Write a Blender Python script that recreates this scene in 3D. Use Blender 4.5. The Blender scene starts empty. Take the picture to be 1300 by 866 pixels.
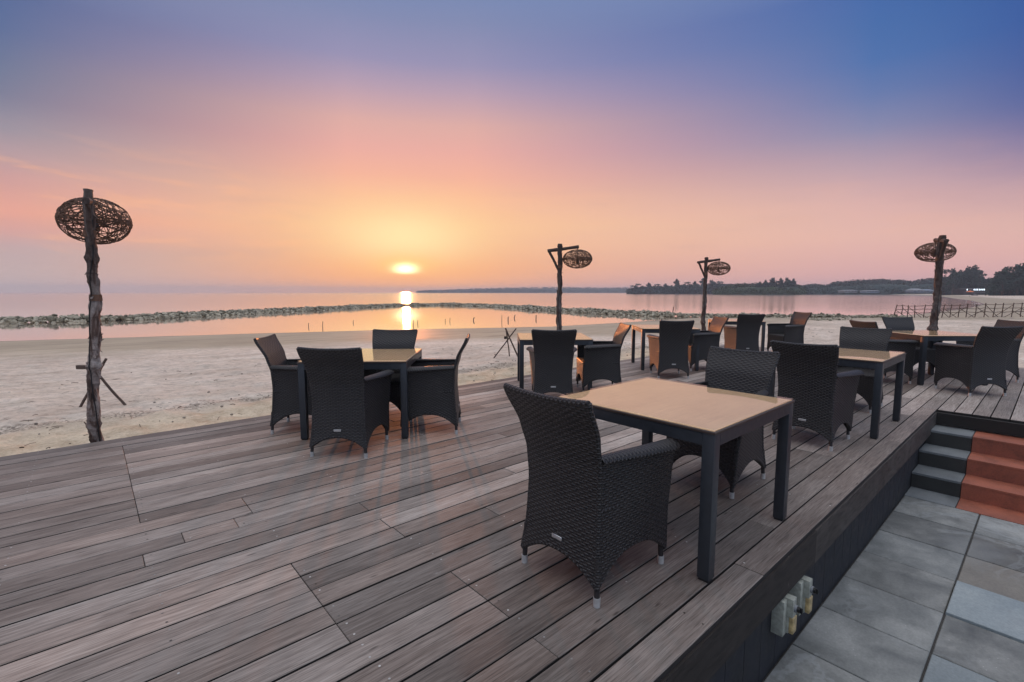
import bpy, bmesh, math, random
from math import sin, cos, pi, radians, sqrt, atan2, exp
from mathutils import Vector, Matrix, noise

rnd = random.Random(11)
S = bpy.context.scene
COL = S.collection
HD = radians(48.6)                       # heading of the photograph's view, in deck coordinates
CAMH = 1.4

def at(r, d):
    """point r metres right of and d metres ahead of the camera's ground point"""
    return (d*cos(HD)+r*sin(HD), d*sin(HD)-r*cos(HD))
def px(x, row, z=-.7):
    """ground point seen at photo column x, row"""
    d = (CAMH-z)*609./(row-371.); return ((x-650)/609.*d, d)

def srgb(r, g, b):
    f = lambda c: (c/12.92 if c <= .04045 else ((c+.055)/1.055)**2.4)
    return (f(r/255.), f(g/255.), f(b/255.), 1)

# ------------------------------------------------------------------ node helpers
class N:
    """tiny arithmetic wrapper over shader math nodes"""
    def __init__(s, nt, sock): s.nt = nt; s.k = sock
    def _m(s, op, *a):
        n = s.nt.nodes.new('ShaderNodeMath'); n.operation = op
        for i, v in enumerate(a):
            if isinstance(v, N): s.nt.links.new(v.k, n.inputs[i])
            else: n.inputs[i].default_value = v
        return N(s.nt, n.outputs[0])
    def __add__(s, o): return s._m('ADD', s, o)
    def __radd__(s, o): return s._m('ADD', o, s)
    def __sub__(s, o): return s._m('SUBTRACT', s, o)
    def __rsub__(s, o): return s._m('SUBTRACT', o, s)
    def __mul__(s, o): return s._m('MULTIPLY', s, o)
    __rmul__ = __mul__
    def __truediv__(s, o): return s._m('DIVIDE', s, o)
    def f(s, op, *a): return s._m(op, s, *a)
    def clamp(s): return s._m('MINIMUM', s._m('MAXIMUM', s, 0.), 1.)
    def smooth(s, a, b):
        n = s.nt.nodes.new('ShaderNodeMapRange'); n.interpolation_type = 'SMOOTHSTEP'
        s.nt.links.new(s.k, n.inputs[0]); n.inputs[1].default_value = a; n.inputs[2].default_value = b
        n.inputs[3].default_value = 0; n.inputs[4].default_value = 1
        return N(s.nt, n.outputs[0])

class Mat:
    def __init__(s, name):
        s.m = bpy.data.materials.new(name); s.m.use_nodes = True; s.nt = s.m.node_tree
        s.nt.nodes.clear()
        s.out = s.new('ShaderNodeOutputMaterial'); s.b = s.new('ShaderNodeBsdfPrincipled')
        s.link(s.b.outputs[0], s.out.inputs[0])
    def new(s, t, **kw):
        n = s.nt.nodes.new(t)
        for k, v in kw.items(): setattr(n, k, v)
        return n
    def link(s, a, b): s.nt.links.new(a.k if isinstance(a, N) else a, b)
    def coord(s, which='Object'):
        return s.new('ShaderNodeTexCoord').outputs[which]
    def mapped(s, vec, scale=(1,1,1), loc=(0,0,0), rot=(0,0,0)):
        n = s.new('ShaderNodeMapping'); s.link(vec, n.inputs[0])
        n.inputs['Scale'].default_value = scale; n.inputs['Location'].default_value = loc
        n.inputs['Rotation'].default_value = rot
        return n.outputs[0]
    def noise(s, vec, scale=5, detail=4, rough=.55, dist=0):
        n = s.new('ShaderNodeTexNoise'); s.link(vec, n.inputs['Vector'])
        n.inputs['Scale'].default_value = scale; n.inputs['Detail'].default_value = detail
        n.inputs['Roughness'].default_value = rough; n.inputs['Distortion'].default_value = dist
        return N(s.nt, n.outputs[0])
    def voronoi(s, vec, scale=5, feature='F1'):
        n = s.new('ShaderNodeTexVoronoi', feature=feature); s.link(vec, n.inputs['Vector'])
        n.inputs['Scale'].default_value = scale
        return n
    def ramp(s, fac, stops, interp='LINEAR'):
        n = s.new('ShaderNodeValToRGB'); s.link(fac, n.inputs[0]); cr = n.color_ramp; cr.interpolation = interp
        cr.elements[0].position = stops[0][0]; cr.elements[0].color = stops[0][1]
        cr.elements[1].position = stops[-1][0]; cr.elements[1].color = stops[-1][1]
        for p, c in stops[1:-1]:
            e = cr.elements.new(p); e.color = c
        return n.outputs[0]
    def mix(s, fac, a, b, blend='MIX'):
        n = s.new('ShaderNodeMix', data_type='RGBA', blend_type=blend)
        if isinstance(fac, (int, float)): n.inputs[0].default_value = fac
        else: s.link(fac, n.inputs[0])
        for v, i in ((a, 6), (b, 7)):
            if isinstance(v, tuple): n.inputs[i].default_value = v
            else: s.link(v, n.inputs[i])
        return n.outputs[2]
    def attr(s, name):
        n = s.new('ShaderNodeAttribute'); n.attribute_name = name; return n
    def bump(s, h, strength=.5, dist=.01, normal=None):
        n = s.new('ShaderNodeBump'); s.link(h, n.inputs['Height'])
        n.inputs['Strength'].default_value = strength; n.inputs['Distance'].default_value = dist
        if normal: s.link(normal, n.inputs['Normal'])
        return n.outputs[0]
    def set(s, color=None, rough=None, normal=None, metal=None, spec=None):
        for v, k in ((color, 'Base Color'), (rough, 'Roughness'), (normal, 'Normal'), (metal, 'Metallic'), (spec, 'Specular IOR Level')):
            if v is None: continue
            if isinstance(v, (tuple, int, float)): s.b.inputs[k].default_value = v
            else: s.link(v, s.b.inputs[k])
        return s.m

def g3(v): return (v, v, v, 1)

# ------------------------------------------------------------------ materials
def m_deck(name='weathered_deck_wood', dark=1.0):
    M = Mat(name)
    o = M.coord('Object'); a = M.attr('tone')
    off = M.new('ShaderNodeVectorMath', operation='SCALE'); M.link(a.outputs['Vector'], off.inputs[0]); off.inputs['Scale'].default_value = 37.
    ad = M.new('ShaderNodeVectorMath', operation='ADD'); M.link(o, ad.inputs[0]); M.link(off.outputs[0], ad.inputs[1])
    v = ad.outputs[0]
    grain = M.noise(M.mapped(v, (2.2, 46, 12)), 1.6, 6, .62, .5)
    fine = M.noise(M.mapped(v, (8, 260, 40)), 1.0, 3, .6)
    blot = M.noise(M.mapped(v, (1.1, 3.2, 1)), 1.3, 5, .6)
    big = M.noise(o, .55, 3, .5)
    tone = N(M.nt, M.attr('tone').outputs['Fac'])
    sep = M.new('ShaderNodeSeparateXYZ'); M.link(a.outputs['Vector'], sep.inputs[0])
    t1 = N(M.nt, sep.outputs[0]); t2 = N(M.nt, sep.outputs[1])
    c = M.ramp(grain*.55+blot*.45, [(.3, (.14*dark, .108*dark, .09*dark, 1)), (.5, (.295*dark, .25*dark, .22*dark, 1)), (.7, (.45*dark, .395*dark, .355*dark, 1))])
    # board to board tone: some grey, some reddish brown, some darker
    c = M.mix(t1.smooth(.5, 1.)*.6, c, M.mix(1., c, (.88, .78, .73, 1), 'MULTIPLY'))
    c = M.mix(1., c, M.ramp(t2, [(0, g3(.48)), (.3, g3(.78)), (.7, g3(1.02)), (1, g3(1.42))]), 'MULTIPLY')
    c = M.mix(1., c, M.ramp(fine, [(.32, g3(.55)), (.55, g3(1.08))]), 'MULTIPLY')
    c = M.mix(1., c, M.ramp(big, [(.3, g3(.78)), (.65, g3(1.08))]), 'MULTIPLY')
    # knots and dark spots
    vo = M.voronoi(M.mapped(v, (1.6, 7, 1)), 1.9)
    k = N(M.nt, vo.outputs['Distance'])
    c = M.mix((1-k.smooth(.03, .11))*.75, c, (.035, .026, .022, 1))
    # pale scuffs
    sc = M.noise(M.mapped(v, (5, 22, 3)), 1.2, 5, .7)
    c = M.mix(sc.smooth(.62, .78)*.35, c, (.52, .48, .45, 1))
    r = M.ramp(grain*.5+blot*.5, [(.3, g3(.58)), (.7, g3(.78))])
    h = grain*.7+fine*.5
    return M.set(c, r, M.bump(h, .5, .003), spec=.32)

def m_wicker(name, col=(.024, .021, .021), rough=.40):
    M = Mat(name)
    uv = M.new('ShaderNodeUVMap').outputs[0]
    wob = M.noise(M.coord('Object'), 22, 2, .5)
    sp = M.new('ShaderNodeSeparateXYZ'); M.link(uv, sp.inputs[0])
    u = N(M.nt, sp.outputs[0]); v = N(M.nt, sp.outputs[1])
    T, P = .0125, .024
    vv = (v + wob*.001)/T
    row = vv.f('FLOOR'); fr = vv.f('FRACT')
    prof = (fr*pi).f('SINE')
    s = ((u/P)*pi + row*pi).f('SINE')
    over = s.smooth(-.55, .75)
    h = prof.f('POWER', .5)*(over*.85+.15)
    strand = M.noise(M.mapped(uv, (60, 900, 1)), 1, 2, .5)
    c = M.ramp(strand, [(.3, (col[0]*.85, col[1]*.85, col[2]*.85, 1)), (.7, (col[0]*1.5, col[1]*1.5, col[2]*1.5, 1))])
    big = M.noise(M.coord('Object'), 3.0, 3, .6)
    c = M.mix(big.smooth(.52, .8)*.35, c, (.075, .066, .06, 1))
    gap_shade = (1-h.smooth(.02, .22))
    c = M.mix(gap_shade*.9, c, (.004, .004, .004, 1))  # shade in the crevices between strands, put into the colour
    return M.set(c, rough, M.bump(h, 1., .007), spec=.5)

def m_simple(name, col, rough=.5, metal=0, nscale=0, namp=.15, bump=0, spec=None):
    M = Mat(name)
    c = tuple(col)+(1,)
    if nscale:
        n = M.noise(M.coord('Object'), nscale, 4, .6)
        c = M.ramp(n, [(.3, tuple(x*(1-namp) for x in col)+(1,)), (.7, tuple(x*(1+namp) for x in col)+(1,))])
        nr = M.ramp(n, [(.3, g3(max(.02, rough*.8))), (.7, g3(min(1, rough*1.2)))])
        nm = M.bump(n, .4, bump) if bump else None
        return M.set(c, nr, nm, metal, spec)
    return M.set(c, rough, None, metal, spec)

def m_tabletop():
    M = Mat('tan_table_panel')
    v = M.coord('Object')
    w = M.noise(M.mapped(v, (3, 60, 3)), 1.5, 5, .6, .3)
    b = M.noise(v, 4, 3, .6)
    c = M.ramp(w*.6+b*.4, [(.32, (.66, .37, .19, 1)), (.68, (.88, .55, .31, 1))])
    return M.set(c, .3, M.bump(w, .3, .001), spec=.8)

def m_glass():
    M = Mat('table_glass')
    M.nt.nodes.remove(M.b)
    fr = M.new('ShaderNodeFresnel'); fr.inputs[0].default_value = 1.75
    tr = M.new('ShaderNodeBsdfTransparent'); tr.inputs[0].default_value = (.97, .99, .97, 1)
    gl = M.new('ShaderNodeBsdfGlossy'); gl.inputs['Roughness'].default_value = .03
    n = M.noise(M.coord('Object'), 6, 4, .6)
    M.link(M.ramp(n, [(.35, g3(.01)), (.75, g3(.035))]), gl.inputs['Roughness'])
    mx = M.new('ShaderNodeMixShader'); ge = M.new('ShaderNodeNewGeometry'); M.link(N(M.nt, fr.outputs[0])*(1-N(M.nt, ge.outputs['Backfacing'])), mx.inputs[0]); M.link(tr.outputs[0], mx.inputs[1]); M.link(gl.outputs[0], mx.inputs[2])
    M.link(mx.outputs[0], M.out.inputs[0])
    return M.m

def m_bark(name='peeling_bark', pale=1.):
    M = Mat(name)
    v = M.coord('Object')
    n1 = M.noise(M.mapped(v, (1, 1, .35)), 9, 5, .65, .8)
    n2 = M.noise(M.mapped(v, (1, 1, .5)), 38, 4, .7)
    rings = M.noise(M.mapped(v, (.4, .4, 6)), 5, 3, .6)
    c = M.ramp(n1, [(.36, (.042, .026, .02, 1)), (.45, (.11, .062, .045, 1)), (.52, (.30*pale, .24*pale, .21*pale, 1)), (.72, (.48*pale, .42*pale, .38*pale, 1))])
    c = M.mix(1., c, M.ramp(n2, [(.25, g3(.45)), (.65, g3(1.1))]), 'MULTIPLY')
    c = M.mix(rings.smooth(.58, .68)*.75, c, (.05, .032, .026, 1))
    gz = M.new('ShaderNodeSeparateXYZ'); M.link(v, gz.inputs[0])
    c = M.mix((N(M.nt, gz.outputs[2])+n1*.8).smooth(1.9, 2.6)*.8, c, (.045, .028, .022, 1))
    return M.set(c, .8, M.bump(n1*.7+n2*.5, 1., .016))

def m_sand():
    M = Mat('beach_sand')
    v = M.coord('Object')
    s = N(M.nt, M.attr('shore').outputs['Fac'])      # metres inland from the waterline
    k = N(M.nt, M.attr('deckdist').outputs['Fac'])   # metres out from the deck
    rot = (0, 0, -HD)
    n1 = M.noise(M.mapped(v, (.35, 1.8, 1), rot=(0, 0, HD+pi/2+.0)), 1.6, 6, .62, .3)
    n2 = M.noise(v, 2.4, 6, .65)
    n3 = M.noise(v, 26, 4, .7)
    nb = M.noise(v, .32, 4, .55)
    n4 = M.noise(v, 8, 5, .7, .6)
    dry = M.ramp(n1*.6+n2*.4, [(.3, (.48, .385, .30, 1)), (.5, (.62, .52, .425, 1)), (.7, (.76, .66, .56, 1))])
    wet = M.ramp(n1, [(.3, (.31, .255, .175, 1)), (.7, (.42, .35, .25, 1))])
    near = M.ramp(n2*.6+n3*.4, [(.32, (.34, .25, .16, 1)), (.62, (.72, .59, .43, 1))])
    wf = 1-(s+(nb-.5)*3.6).smooth(7.5, 12.)
    dry = M.mix(1., dry, M.ramp(n4, [(.36, g3(.74)), (.55, g3(1.05))]), 'MULTIPLY')
    c = M.mix(wf, dry, wet)
    c = M.mix(1., c, M.ramp(nb, [(.3, g3(.84)), (.65, g3(1.06))]), 'MULTIPLY')
    nf = 1-(k+(nb-.5)*1.6).smooth(1.6, 2.9)
    c = M.mix(nf, c, near)
    # debris line
    line = (1-((k+(n2-.5)*.9-2.5).f('ABSOLUTE')).smooth(.05, .3))
    c = M.mix(line*n3.smooth(.42, .6)*.85, c, (.10, .075, .055, 1))
    spots = M.noise(v, 7, 3, .6)
    c = M.mix(spots.smooth(.66, .74)*.6*(1-wf), c, (.16, .13, .10, 1))
    seam = M.noise(M.mapped(v, (.12, 1.5, 1), rot=(0, 0, HD+pi/2)), 1.1, 5, .6, .3)
    c = M.mix(seam.smooth(.60, .68)*wf*.55, c, (.13, .115, .09, 1))
    edge = 1-s.smooth(0., .5)
    c = M.mix(edge*.7, c, (.10, .085, .075, 1))
    r = M.ramp(wf, [(0, g3(.9)), (1, g3(.62))])
    h = n2*.6+n3*.22+n1*.8+n4*.7
    b = M.new('ShaderNodeBump'); M.link(h, b.inputs['Height']); b.inputs['Distance'].default_value = .07
    M.link((1-wf)*.85+.08, b.inputs['Strength'])
    return M.set(c, r, b.outputs[0], spec=.3)

def m_water():
    M = Mat('calm_sea_water')
    v = M.coord('Object')
    a = M.noise(M.mapped(v, (.5, 1.6, 1), rot=(0, 0, pi/2-HD+pi/2)), .9, 4, .55)
    b = M.noise(M.mapped(v, (.02, .09, 1), rot=(0, 0, pi/2-HD+pi/2)), 1., 3, .5)
    M.b.inputs['IOR'].default_value = 1.8
    far = N(M.nt, M.attr('far').outputs['Fac'])
    h = a*.6+b*1.2
    bn = M.new('ShaderNodeBump'); M.link(h, bn.inputs['Height']); bn.inputs['Distance'].default_value = .05; M.link(far*.20+.04, bn.inputs['Strength'])
    M.b.inputs['Metallic'].default_value = .92
    return M.set((1., .87, .76, 1), far*.08+.04, bn.outputs[0], spec=.5)

def m_paver():
    M = Mat('slate_paving')
    v = M.coord('Object'); a = M.attr('tone')
    off = M.new('ShaderNodeVectorMath', operation='SCALE'); M.link(a.outputs['Vector'], off.inputs[0]); off.inputs['Scale'].default_value = 9.
    ad = M.new('ShaderNodeVectorMath', operation='ADD'); M.link(v, ad.inputs[0]); M.link(off.outputs[0], ad.inputs[1])
    w = ad.outputs[0]
    n = M.noise(w, 3.2, 7, .6, .4); f = M.noise(w, 60, 3, .7)
    sep = M.new('ShaderNodeSeparateXYZ'); M.link(a.outputs['Vector'], sep.inputs[0])
    t1 = N(M.nt, sep.outputs[0]); t2 = N(M.nt, sep.outputs[1])
    c = M.ramp(n, [(.3, (.11, .113, .104, 1)), (.5, (.19, .193, .18, 1)), (.7, (.30, .30, .28, 1))])
    c = M.mix(t1.smooth(.55, 1.)*.75, c, (.20, .175, .14, 1))
    c = M.mix((1-t1).smooth(.62, 1.)*.65, c, (.24, .285, .30, 1))
    c = M.mix(1., c, M.ramp(t2, [(0, g3(.72)), (1, g3(1.22))]), 'MULTIPLY')
    c = M.mix(1., c, M.ramp(f, [(.3, g3(.85)), (.7, g3(1.12))]), 'MULTIPLY')
    st = M.noise(v, 1.5, 6, .6, .6)
    band = (1-((st-.52).f('ABSOLUTE')).smooth(.004, .03))
    reg = M.noise(v, .9, 2, .5)
    c = M.mix(band*reg.smooth(.48, .6)*.3, c, (.36, .38, .38, 1))
    c = M.mix(st.smooth(.56, .66)*.25, c, (.24, .255, .26, 1))
    sp = M.voronoi(v, 26); d = N(M.nt, sp.outputs['Distance'])
    c = M.mix((1-d.smooth(.05, .13))*n.smooth(.5, .62)*.5, c, (.5, .5, .48, 1))
    return M.set(c, M.ramp(n, [(.3, g3(.45)), (.7, g3(.7))]), M.bump(n*.7+f*.3, .5, .008))

def m_tile(name, c0, c1):
    M = Mat(name); v = M.coord('Object')
    n = M.noise(v, 3.4, 7, .7, .5); f = M.noise(v, 70, 3, .7)
    c = M.ramp(n*.7+f*.3, [(.3, c0+(1,)), (.7, c1+(1,))])
    return M.set(c, M.ramp(n, [(.3, g3(.5)), (.7, g3(.75))]), M.bump(n*.5+f*.5, .4, .004))

def m_vary(name, c0, c1, rough=.9, attr=True, nscale=3):
    M = Mat(name)
    n = M.noise(M.coord('Object'), nscale, 3, .6)
    if attr:
        sep = M.new('ShaderNodeSeparateXYZ'); M.link(M.attr('tone').outputs['Vector'], sep.inputs[0])
        n = n*.4+N(M.nt, sep.outputs[0])*.6
    return M.set(M.ramp(n, [(.2, c0+(1,)), (.8, c1+(1,))]), rough, spec=.25)

MT = {}
MT['deck'] = m_deck()
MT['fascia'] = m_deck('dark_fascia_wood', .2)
MT['deckdark'] = m_simple('under_deck_timber_and_gap_shade', (.02, .017, .015), .9)
MT['wicker'] = m_wicker('dark_woven_wicker')
MT['metal'] = m_simple('dark_powder_coated_metal', (.030, .034, .040), .38, .0, 30, .12)
MT['legmetal'] = m_simple('black_leg_metal', (.025, .022, .022), .45)
MT['cap'] = m_simple('brushed_aluminium_cap', (.50, .49, .47), .45, .35, 40, .15)
MT['plate'] = m_simple('silver_maker_plate', (.62, .62, .62), .35, .8)
MT['rim'] = m_simple('brown_table_edge', (.055, .036, .028), .5, 0, 12, .25)
MT['top'] = m_tabletop(); MT['glass'] = m_glass()
MT['bark'] = m_bark(); MT['bark2'] = m_bark('dark_driftwood_bark', .42)
MT['cane'] = m_simple('woven_cane', (.11, .055, .032), .7, 0, 14, .45)
MT['stick'] = m_simple('old_stick_wood', (.085, .055, .042), .8, 0, 12, .4)
MT['rope'] = m_simple('black_cable', (.012, .01, .01), .7)
MT['sand'] = m_sand(); MT['water'] = m_water(); MT['paver'] = m_paver()
MT['red'] = m_tile('red_clay_tile', (.13, .042, .026), (.42, .122, .066))
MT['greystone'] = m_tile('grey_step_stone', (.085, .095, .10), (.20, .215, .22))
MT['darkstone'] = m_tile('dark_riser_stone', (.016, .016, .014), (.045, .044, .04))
MT['wall'] = m_simple('black_stained_boarding', (.014, .015, .019), .75, 0, 9, .5, .004)
MT['box'] = m_simple('grey_green_switch_plastic', (.31, .32, .27), .5, 0, 22, .3)
MT['boxy'] = m_simple('yellowed_plastic_cover', (.44, .33, .16), .4, 0, 18, .45)
MT['black'] = m_simple('black_plastic', (.015, .015, .015), .35)
MT['rock'] = m_vary('breakwater_rock', (.10, .09, .06), (.46, .41, .31), .85)
MT['leaf'] = m_vary('casuarina_foliage', (.015, .034, .030), (.042, .078, .062), .8)
MT['leaf2'] = m_vary('bright_shrub_foliage', (.020, .038, .018), (.06, .09, .04), .8)
MT['trunk'] = m_simple('tree_bark', (.07, .055, .045), .9, 0, 6, .3)
MT['white'] = m_simple('white_roof_paint', (.20, .21, .22), .6)
MT['bluewall'] = m_simple('pale_blue_wall', (.16, .20, .25), .7)
MT['orange'] = m_simple('orange_umbrella_cloth', (.65, .17, .06), .7)
MT['hull'] = m_simple('dark_boat_paint', (.05, .045, .045), .6)

# ------------------------------------------------------------------ mesh helpers
class MB:
    """mesh builder: quads, uv and a per-face tone vector"""
    def __init__(s): s.v = []; s.f = []; s.uv = []; s.t = []; s.mi = []
    def add(s, vs, fs, uvs=None, tone=(.5, .5, .5), mi=0):
        b = len(s.v); s.v += [tuple(p) for p in vs]
        for i, f in enumerate(fs):
            s.f.append(tuple(b+j for j in f)); s.t.append(tone); s.mi.append(mi)
            s.uv.append(uvs[i] if uvs else [(0, 0)]*len(f))
    def box(s, x0, x1, y0, y1, z0, z1, tone=(.5, .5, .5), ch=0, M=None, mi=0):
        """box, with chamfered top edges when ch > 0"""
        if ch:
            vs = [(x0,y0,z0),(x1,y0,z0),(x1,y1,z0),(x0,y1,z0),(x0,y0,z1-ch),(x1,y0,z1-ch),(x1,y1,z1-ch),(x0,y1,z1-ch),
                  (x0+ch,y0+ch,z1),(x1-ch,y0+ch,z1),(x1-ch,y1-ch,z1),(x0+ch,y1-ch,z1)]
            fs = [(3,2,1,0)]
            for a in range(4):
                b = (a+1) % 4; fs += [(a,b,b+4,a+4),(a+4,b+4,b+8,a+8)]
            fs.append((8,9,10,11))
        else:
            vs = [(x0,y0,z0),(x1,y0,z0),(x1,y1,z0),(x0,y1,z0),(x0,y0,z1),(x1,y0,z1),(x1,y1,z1),(x0,y1,z1)]
            fs = [(3,2,1,0),(4,5,6,7),(0,1,5,4),(1,2,6,5),(2,3,7,6),(3,0,4,7)]
        if M: vs = [M @ Vector(p) for p in vs]
        s.add(vs, fs, None, tone, mi)
    def tube(s, pts, rad, n=8, cap=True, tone=(.5, .5, .5), jit=0, mi=0):
        """tube along points; rad a number or a function of 0..1"""
        pts = [Vector(p) for p in pts]; m = len(pts); vs = []; uvs = []
        up = Vector((0, 0, 1)); L = 0
        prev = None
        for i, p in enumerate(pts):
            t = (pts[min(i+1, m-1)]-pts[max(i-1, 0)]).normalized()
            if prev is None:
                a = t.cross(up if abs(t.z) < .9 else Vector((1, 0, 0))).normalized()
            else:
                a = (prev-t*prev.dot(t)).normalized()
            prev = a; b = t.cross(a)
            r = rad(i/(m-1)) if callable(rad) else rad
            for k in range(n):
                q = 2*pi*k/n; rr = r
                if jit:
                    rr *= 1+jit*(noise.noise(Vector((cos(q)*1.6+p.x*3, sin(q)*1.6+p.y*3, p.z*9)))+.6*noise.noise(Vector((cos(q)*3+7, sin(q)*3, p.z*26))))
                vs.append(p+a*cos(q)*rr+b*sin(q)*rr)
        fs = []; uv = []
        for i in range(m-1):
            l0 = (pts[i+1]-pts[i]).length
            for k in range(n):
                k2 = (k+1) % n
                fs.append((i*n+k, i*n+k2, (i+1)*n+k2, (i+1)*n+k))
                u0, u1 = L, L+l0; v0, v1 = k*.012, (k+1)*.012
                uv.append([(v0, u0), (v1, u0), (v1, u1), (v0, u1)])
            L += l0
        if cap:
            fs.append(tuple(range(n-1, -1, -1))); uv.append([(0, 0)]*n)
            fs.append(tuple((m-1)*n+k for k in range(n))); uv.append([(0, 0)]*n)
        s.add(vs, fs, uv, tone, mi)
    def build(s, name, mats, parent=None, smooth=True, angle=35):
        me = bpy.data.meshes.new(name); me.from_pydata(s.v, [], s.f)
        if not isinstance(mats, (list, tuple)): mats = [mats]
        for m in mats: me.materials.append(m)
        ul = me.uv_layers.new(name='UVMap')
        flat = [c for f in s.uv for p in f for c in p]
        ul.data.foreach_set('uv', flat)
        at_ = me.attributes.new('tone', 'FLOAT_VECTOR', 'FACE')
        at_.data.foreach_set('vector', [c for t in s.t for c in t])
        me.polygons.foreach_set('material_index', s.mi)
        me.update()
        if smooth:
            me.polygons.foreach_set('use_smooth', [True]*len(me.polygons))
            try: me.set_sharp_from_angle(angle=radians(angle))
            except Exception: pass
        o = bpy.data.objects.new(name, me); COL.objects.link(o)
        if parent: o.parent = parent
        return o

def tag(o, label=None, cat=None, group=None, kind=None):
    if label: o['label'] = label
    if cat: o['category'] = cat
    if group: o['group'] = group
    if kind: o['kind'] = kind
    return o
def empty(name, loc=(0, 0, 0), rz=0):
    o = bpy.data.objects.new(name, None); COL.objects.link(o); o.location = loc
    o.rotation_euler = (0, 0, rz); o.empty_display_size = .2
    return o
def copy_tree(o, parent=None):
    c = o.copy(); COL.objects.link(c)
    if parent: c.parent = parent
    for ch in list(o.children): copy_tree(ch, c)
    return c
def rt(): return (rnd.random(), rnd.random(), rnd.random())

# ------------------------------------------------------------------ camera
cd = bpy.data.cameras.new('camera'); cam = bpy.data.objects.new('camera', cd); COL.objects.link(cam)
cd.sensor_width = 36; cd.lens = 609./1300*36; cd.clip_end = 20000; cd.clip_start = .05
cam.location = (0, 0, CAMH); cam.rotation_euler = (pi/2-math.atan(62/609.), 0, HD-pi/2)
S.camera = cam

# ------------------------------------------------------------------ sky, sun
SUN_AZ = HD+radians(12.4)        # measured from +X, counter-clockwise
SUN_EL = radians(2.9)
w = bpy.data.worlds.new('World'); S.world = w; w.use_nodes = True; nt = w.node_tree; nt.nodes.clear()
class W(Mat):
    def __init__(s): s.nt = nt
M = W()
out = M.new('ShaderNodeOutputWorld')
dirv = M.coord('Generated')
sp = M.new('ShaderNodeSeparateXYZ'); nrm = M.new('ShaderNodeVectorMath', operation='NORMALIZE')
M.link(dirv, nrm.inputs[0]); M.link(nrm.outputs[0], sp.inputs[0])
X, Y, Z = (N(nt, sp.outputs[i]) for i in range(3))
el = Z.f('ARCSINE')*(180/pi)
# azimuth away from the sun, signed (positive = to the left)
sx, sy = cos(SUN_AZ), sin(SUN_AZ)
fwd = X*sx+Y*sy; lft = X*(-sy)+Y*sx
az = lft.f('ARCTAN2', fwd)*(180/pi)
aaz = az.f('ABSOLUTE')
def skyramp(stops):
    return M.ramp((el/90.).clamp(), [(e/90., srgb(*c)) for e, c in stops])
TOPS = [(46, (200, 206, 226)), (90, (226, 230, 240))]
A = skyramp([(0, (222, 170, 155)), (3, (240, 180, 145)), (7.5, (252, 198, 150)), (10.5, (251, 190, 152)), (13, (244, 178, 156)), (15.6, (234, 172, 162)), (18.2, (222, 172, 165)), (21.5, (184, 158, 177)), (24, (152, 146, 180)), (27.7, (130, 139, 177)), (31, (116, 136, 180))]+TOPS)
Bl = skyramp([(0, (205, 182, 178)), (3.6, (192, 168, 170)), (5, (216, 164, 158)), (6.6, (234, 166, 148)), (9.2, (210, 160, 156)), (11.1, (182, 155, 160)), (13, (156, 146, 159)), (15.4, (127, 127, 151)), (17.2, (114, 122, 151)), (20.2, (92, 110, 152)), (22.7, (84, 105, 151))]+TOPS)
Br = skyramp([(0, (212, 168, 170)), (1.6, (222, 172, 170)), (5.4, (231, 184, 172)), (8.4, (222, 178, 172)), (10.6, (200, 166, 172)), (12.8, (172, 152, 171)), (14.9, (138, 138, 172)), (17.7, (104, 123, 172)), (20.4, (80, 114, 172)), (23.1, (72, 109, 169)), (26, (68, 104, 168))]+TOPS)
ml = ((aaz-6.)/27.).clamp(); mr = ((aaz-8.)/40.).clamp()
side = az.smooth(-1, 1)
c = M.mix(side, M.mix(mr, A, Br), M.mix(ml, A, Bl))
c = M.mix((1-side.smooth(0, .5))*aaz.smooth(46, 66)*el.smooth(3, 16)*(1-el.smooth(30, 44)), c, srgb(44, 78, 150))
# sky behind the viewer: the plain, cooler eastern dusk sky
back = aaz.smooth(75, 120)
Bk = M.ramp((el/90.).clamp(), [(0, (.24, .33, .50, 1)), (.25, (.36, .48, .72, 1)), (.5, (.66, .76, .96, 1)), (1., (.72, .80, .96, 1))])
c = M.mix(back, c, Bk)
# streaky high cloud
comb = M.new('ShaderNodeCombineXYZ'); M.link(az/9.+el/14., comb.inputs[0]); M.link(el/1.5-az/26., comb.inputs[1])
cl = M.noise(comb.outputs[0], 1., 5, .55, .4)
band = el.smooth(2.6, 4.5)*(1-el.smooth(8, 15))
c = M.mix(cl.smooth(.48, .72)*band*(side*.42+.08), c, srgb(255, 188, 142))
comb2 = M.new('ShaderNodeCombineXYZ'); M.link(az/22., comb2.inputs[0]); M.link(el/3.2, comb2.inputs[1])
cl2 = M.noise(comb2.outputs[0], 1.3, 5, .55, .3)
c = M.mix(cl2.smooth(.42, .75)*.12*(1-el.smooth(9, 16)), c, srgb(228, 176, 176))
c = M.mix((1-cl2.smooth(.25, .5))*band*.16, c, srgb(176, 140, 156))
# glow around the sun: a wide yellow bloom above the cloud bank, a small bright core
def gau(ca, wa, ce, we):
    q = ((az-ca)/wa); p = ((el-ce)/we)
    return ((q*q+p*p)*-1.).f('EXPONENT')
bl1 = gau(0, 11.5, 6.0, 4.6); bl2 = gau(0, 7.0, 6.0, 3.3)
core = gau(0, 1.15, 2.65, .55)*(el.smooth(1.8, 2.4)); halo = gau(0, 3.2, 3.0, 1.1)*el.smooth(1.0, 2.7)
c = M.mix(bl1*.45, c, srgb(255, 200, 140))
c = M.mix(bl2*.92, c, srgb(255, 234, 176))
c = M.mix(halo*.8, c, srgb(255, 226, 130))
c = M.mix(gau(0, 17, 1.5, 2.8)*.6, c, srgb(255, 168, 100))
ad = M.new('ShaderNodeVectorMath', operation='SCALE'); ad.inputs[0].default_value = (2.2, 1.9, 1.2); M.link(core, ad.inputs['Scale'])
c = M.mix(1., c, ad.outputs[0], 'ADD')
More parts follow.
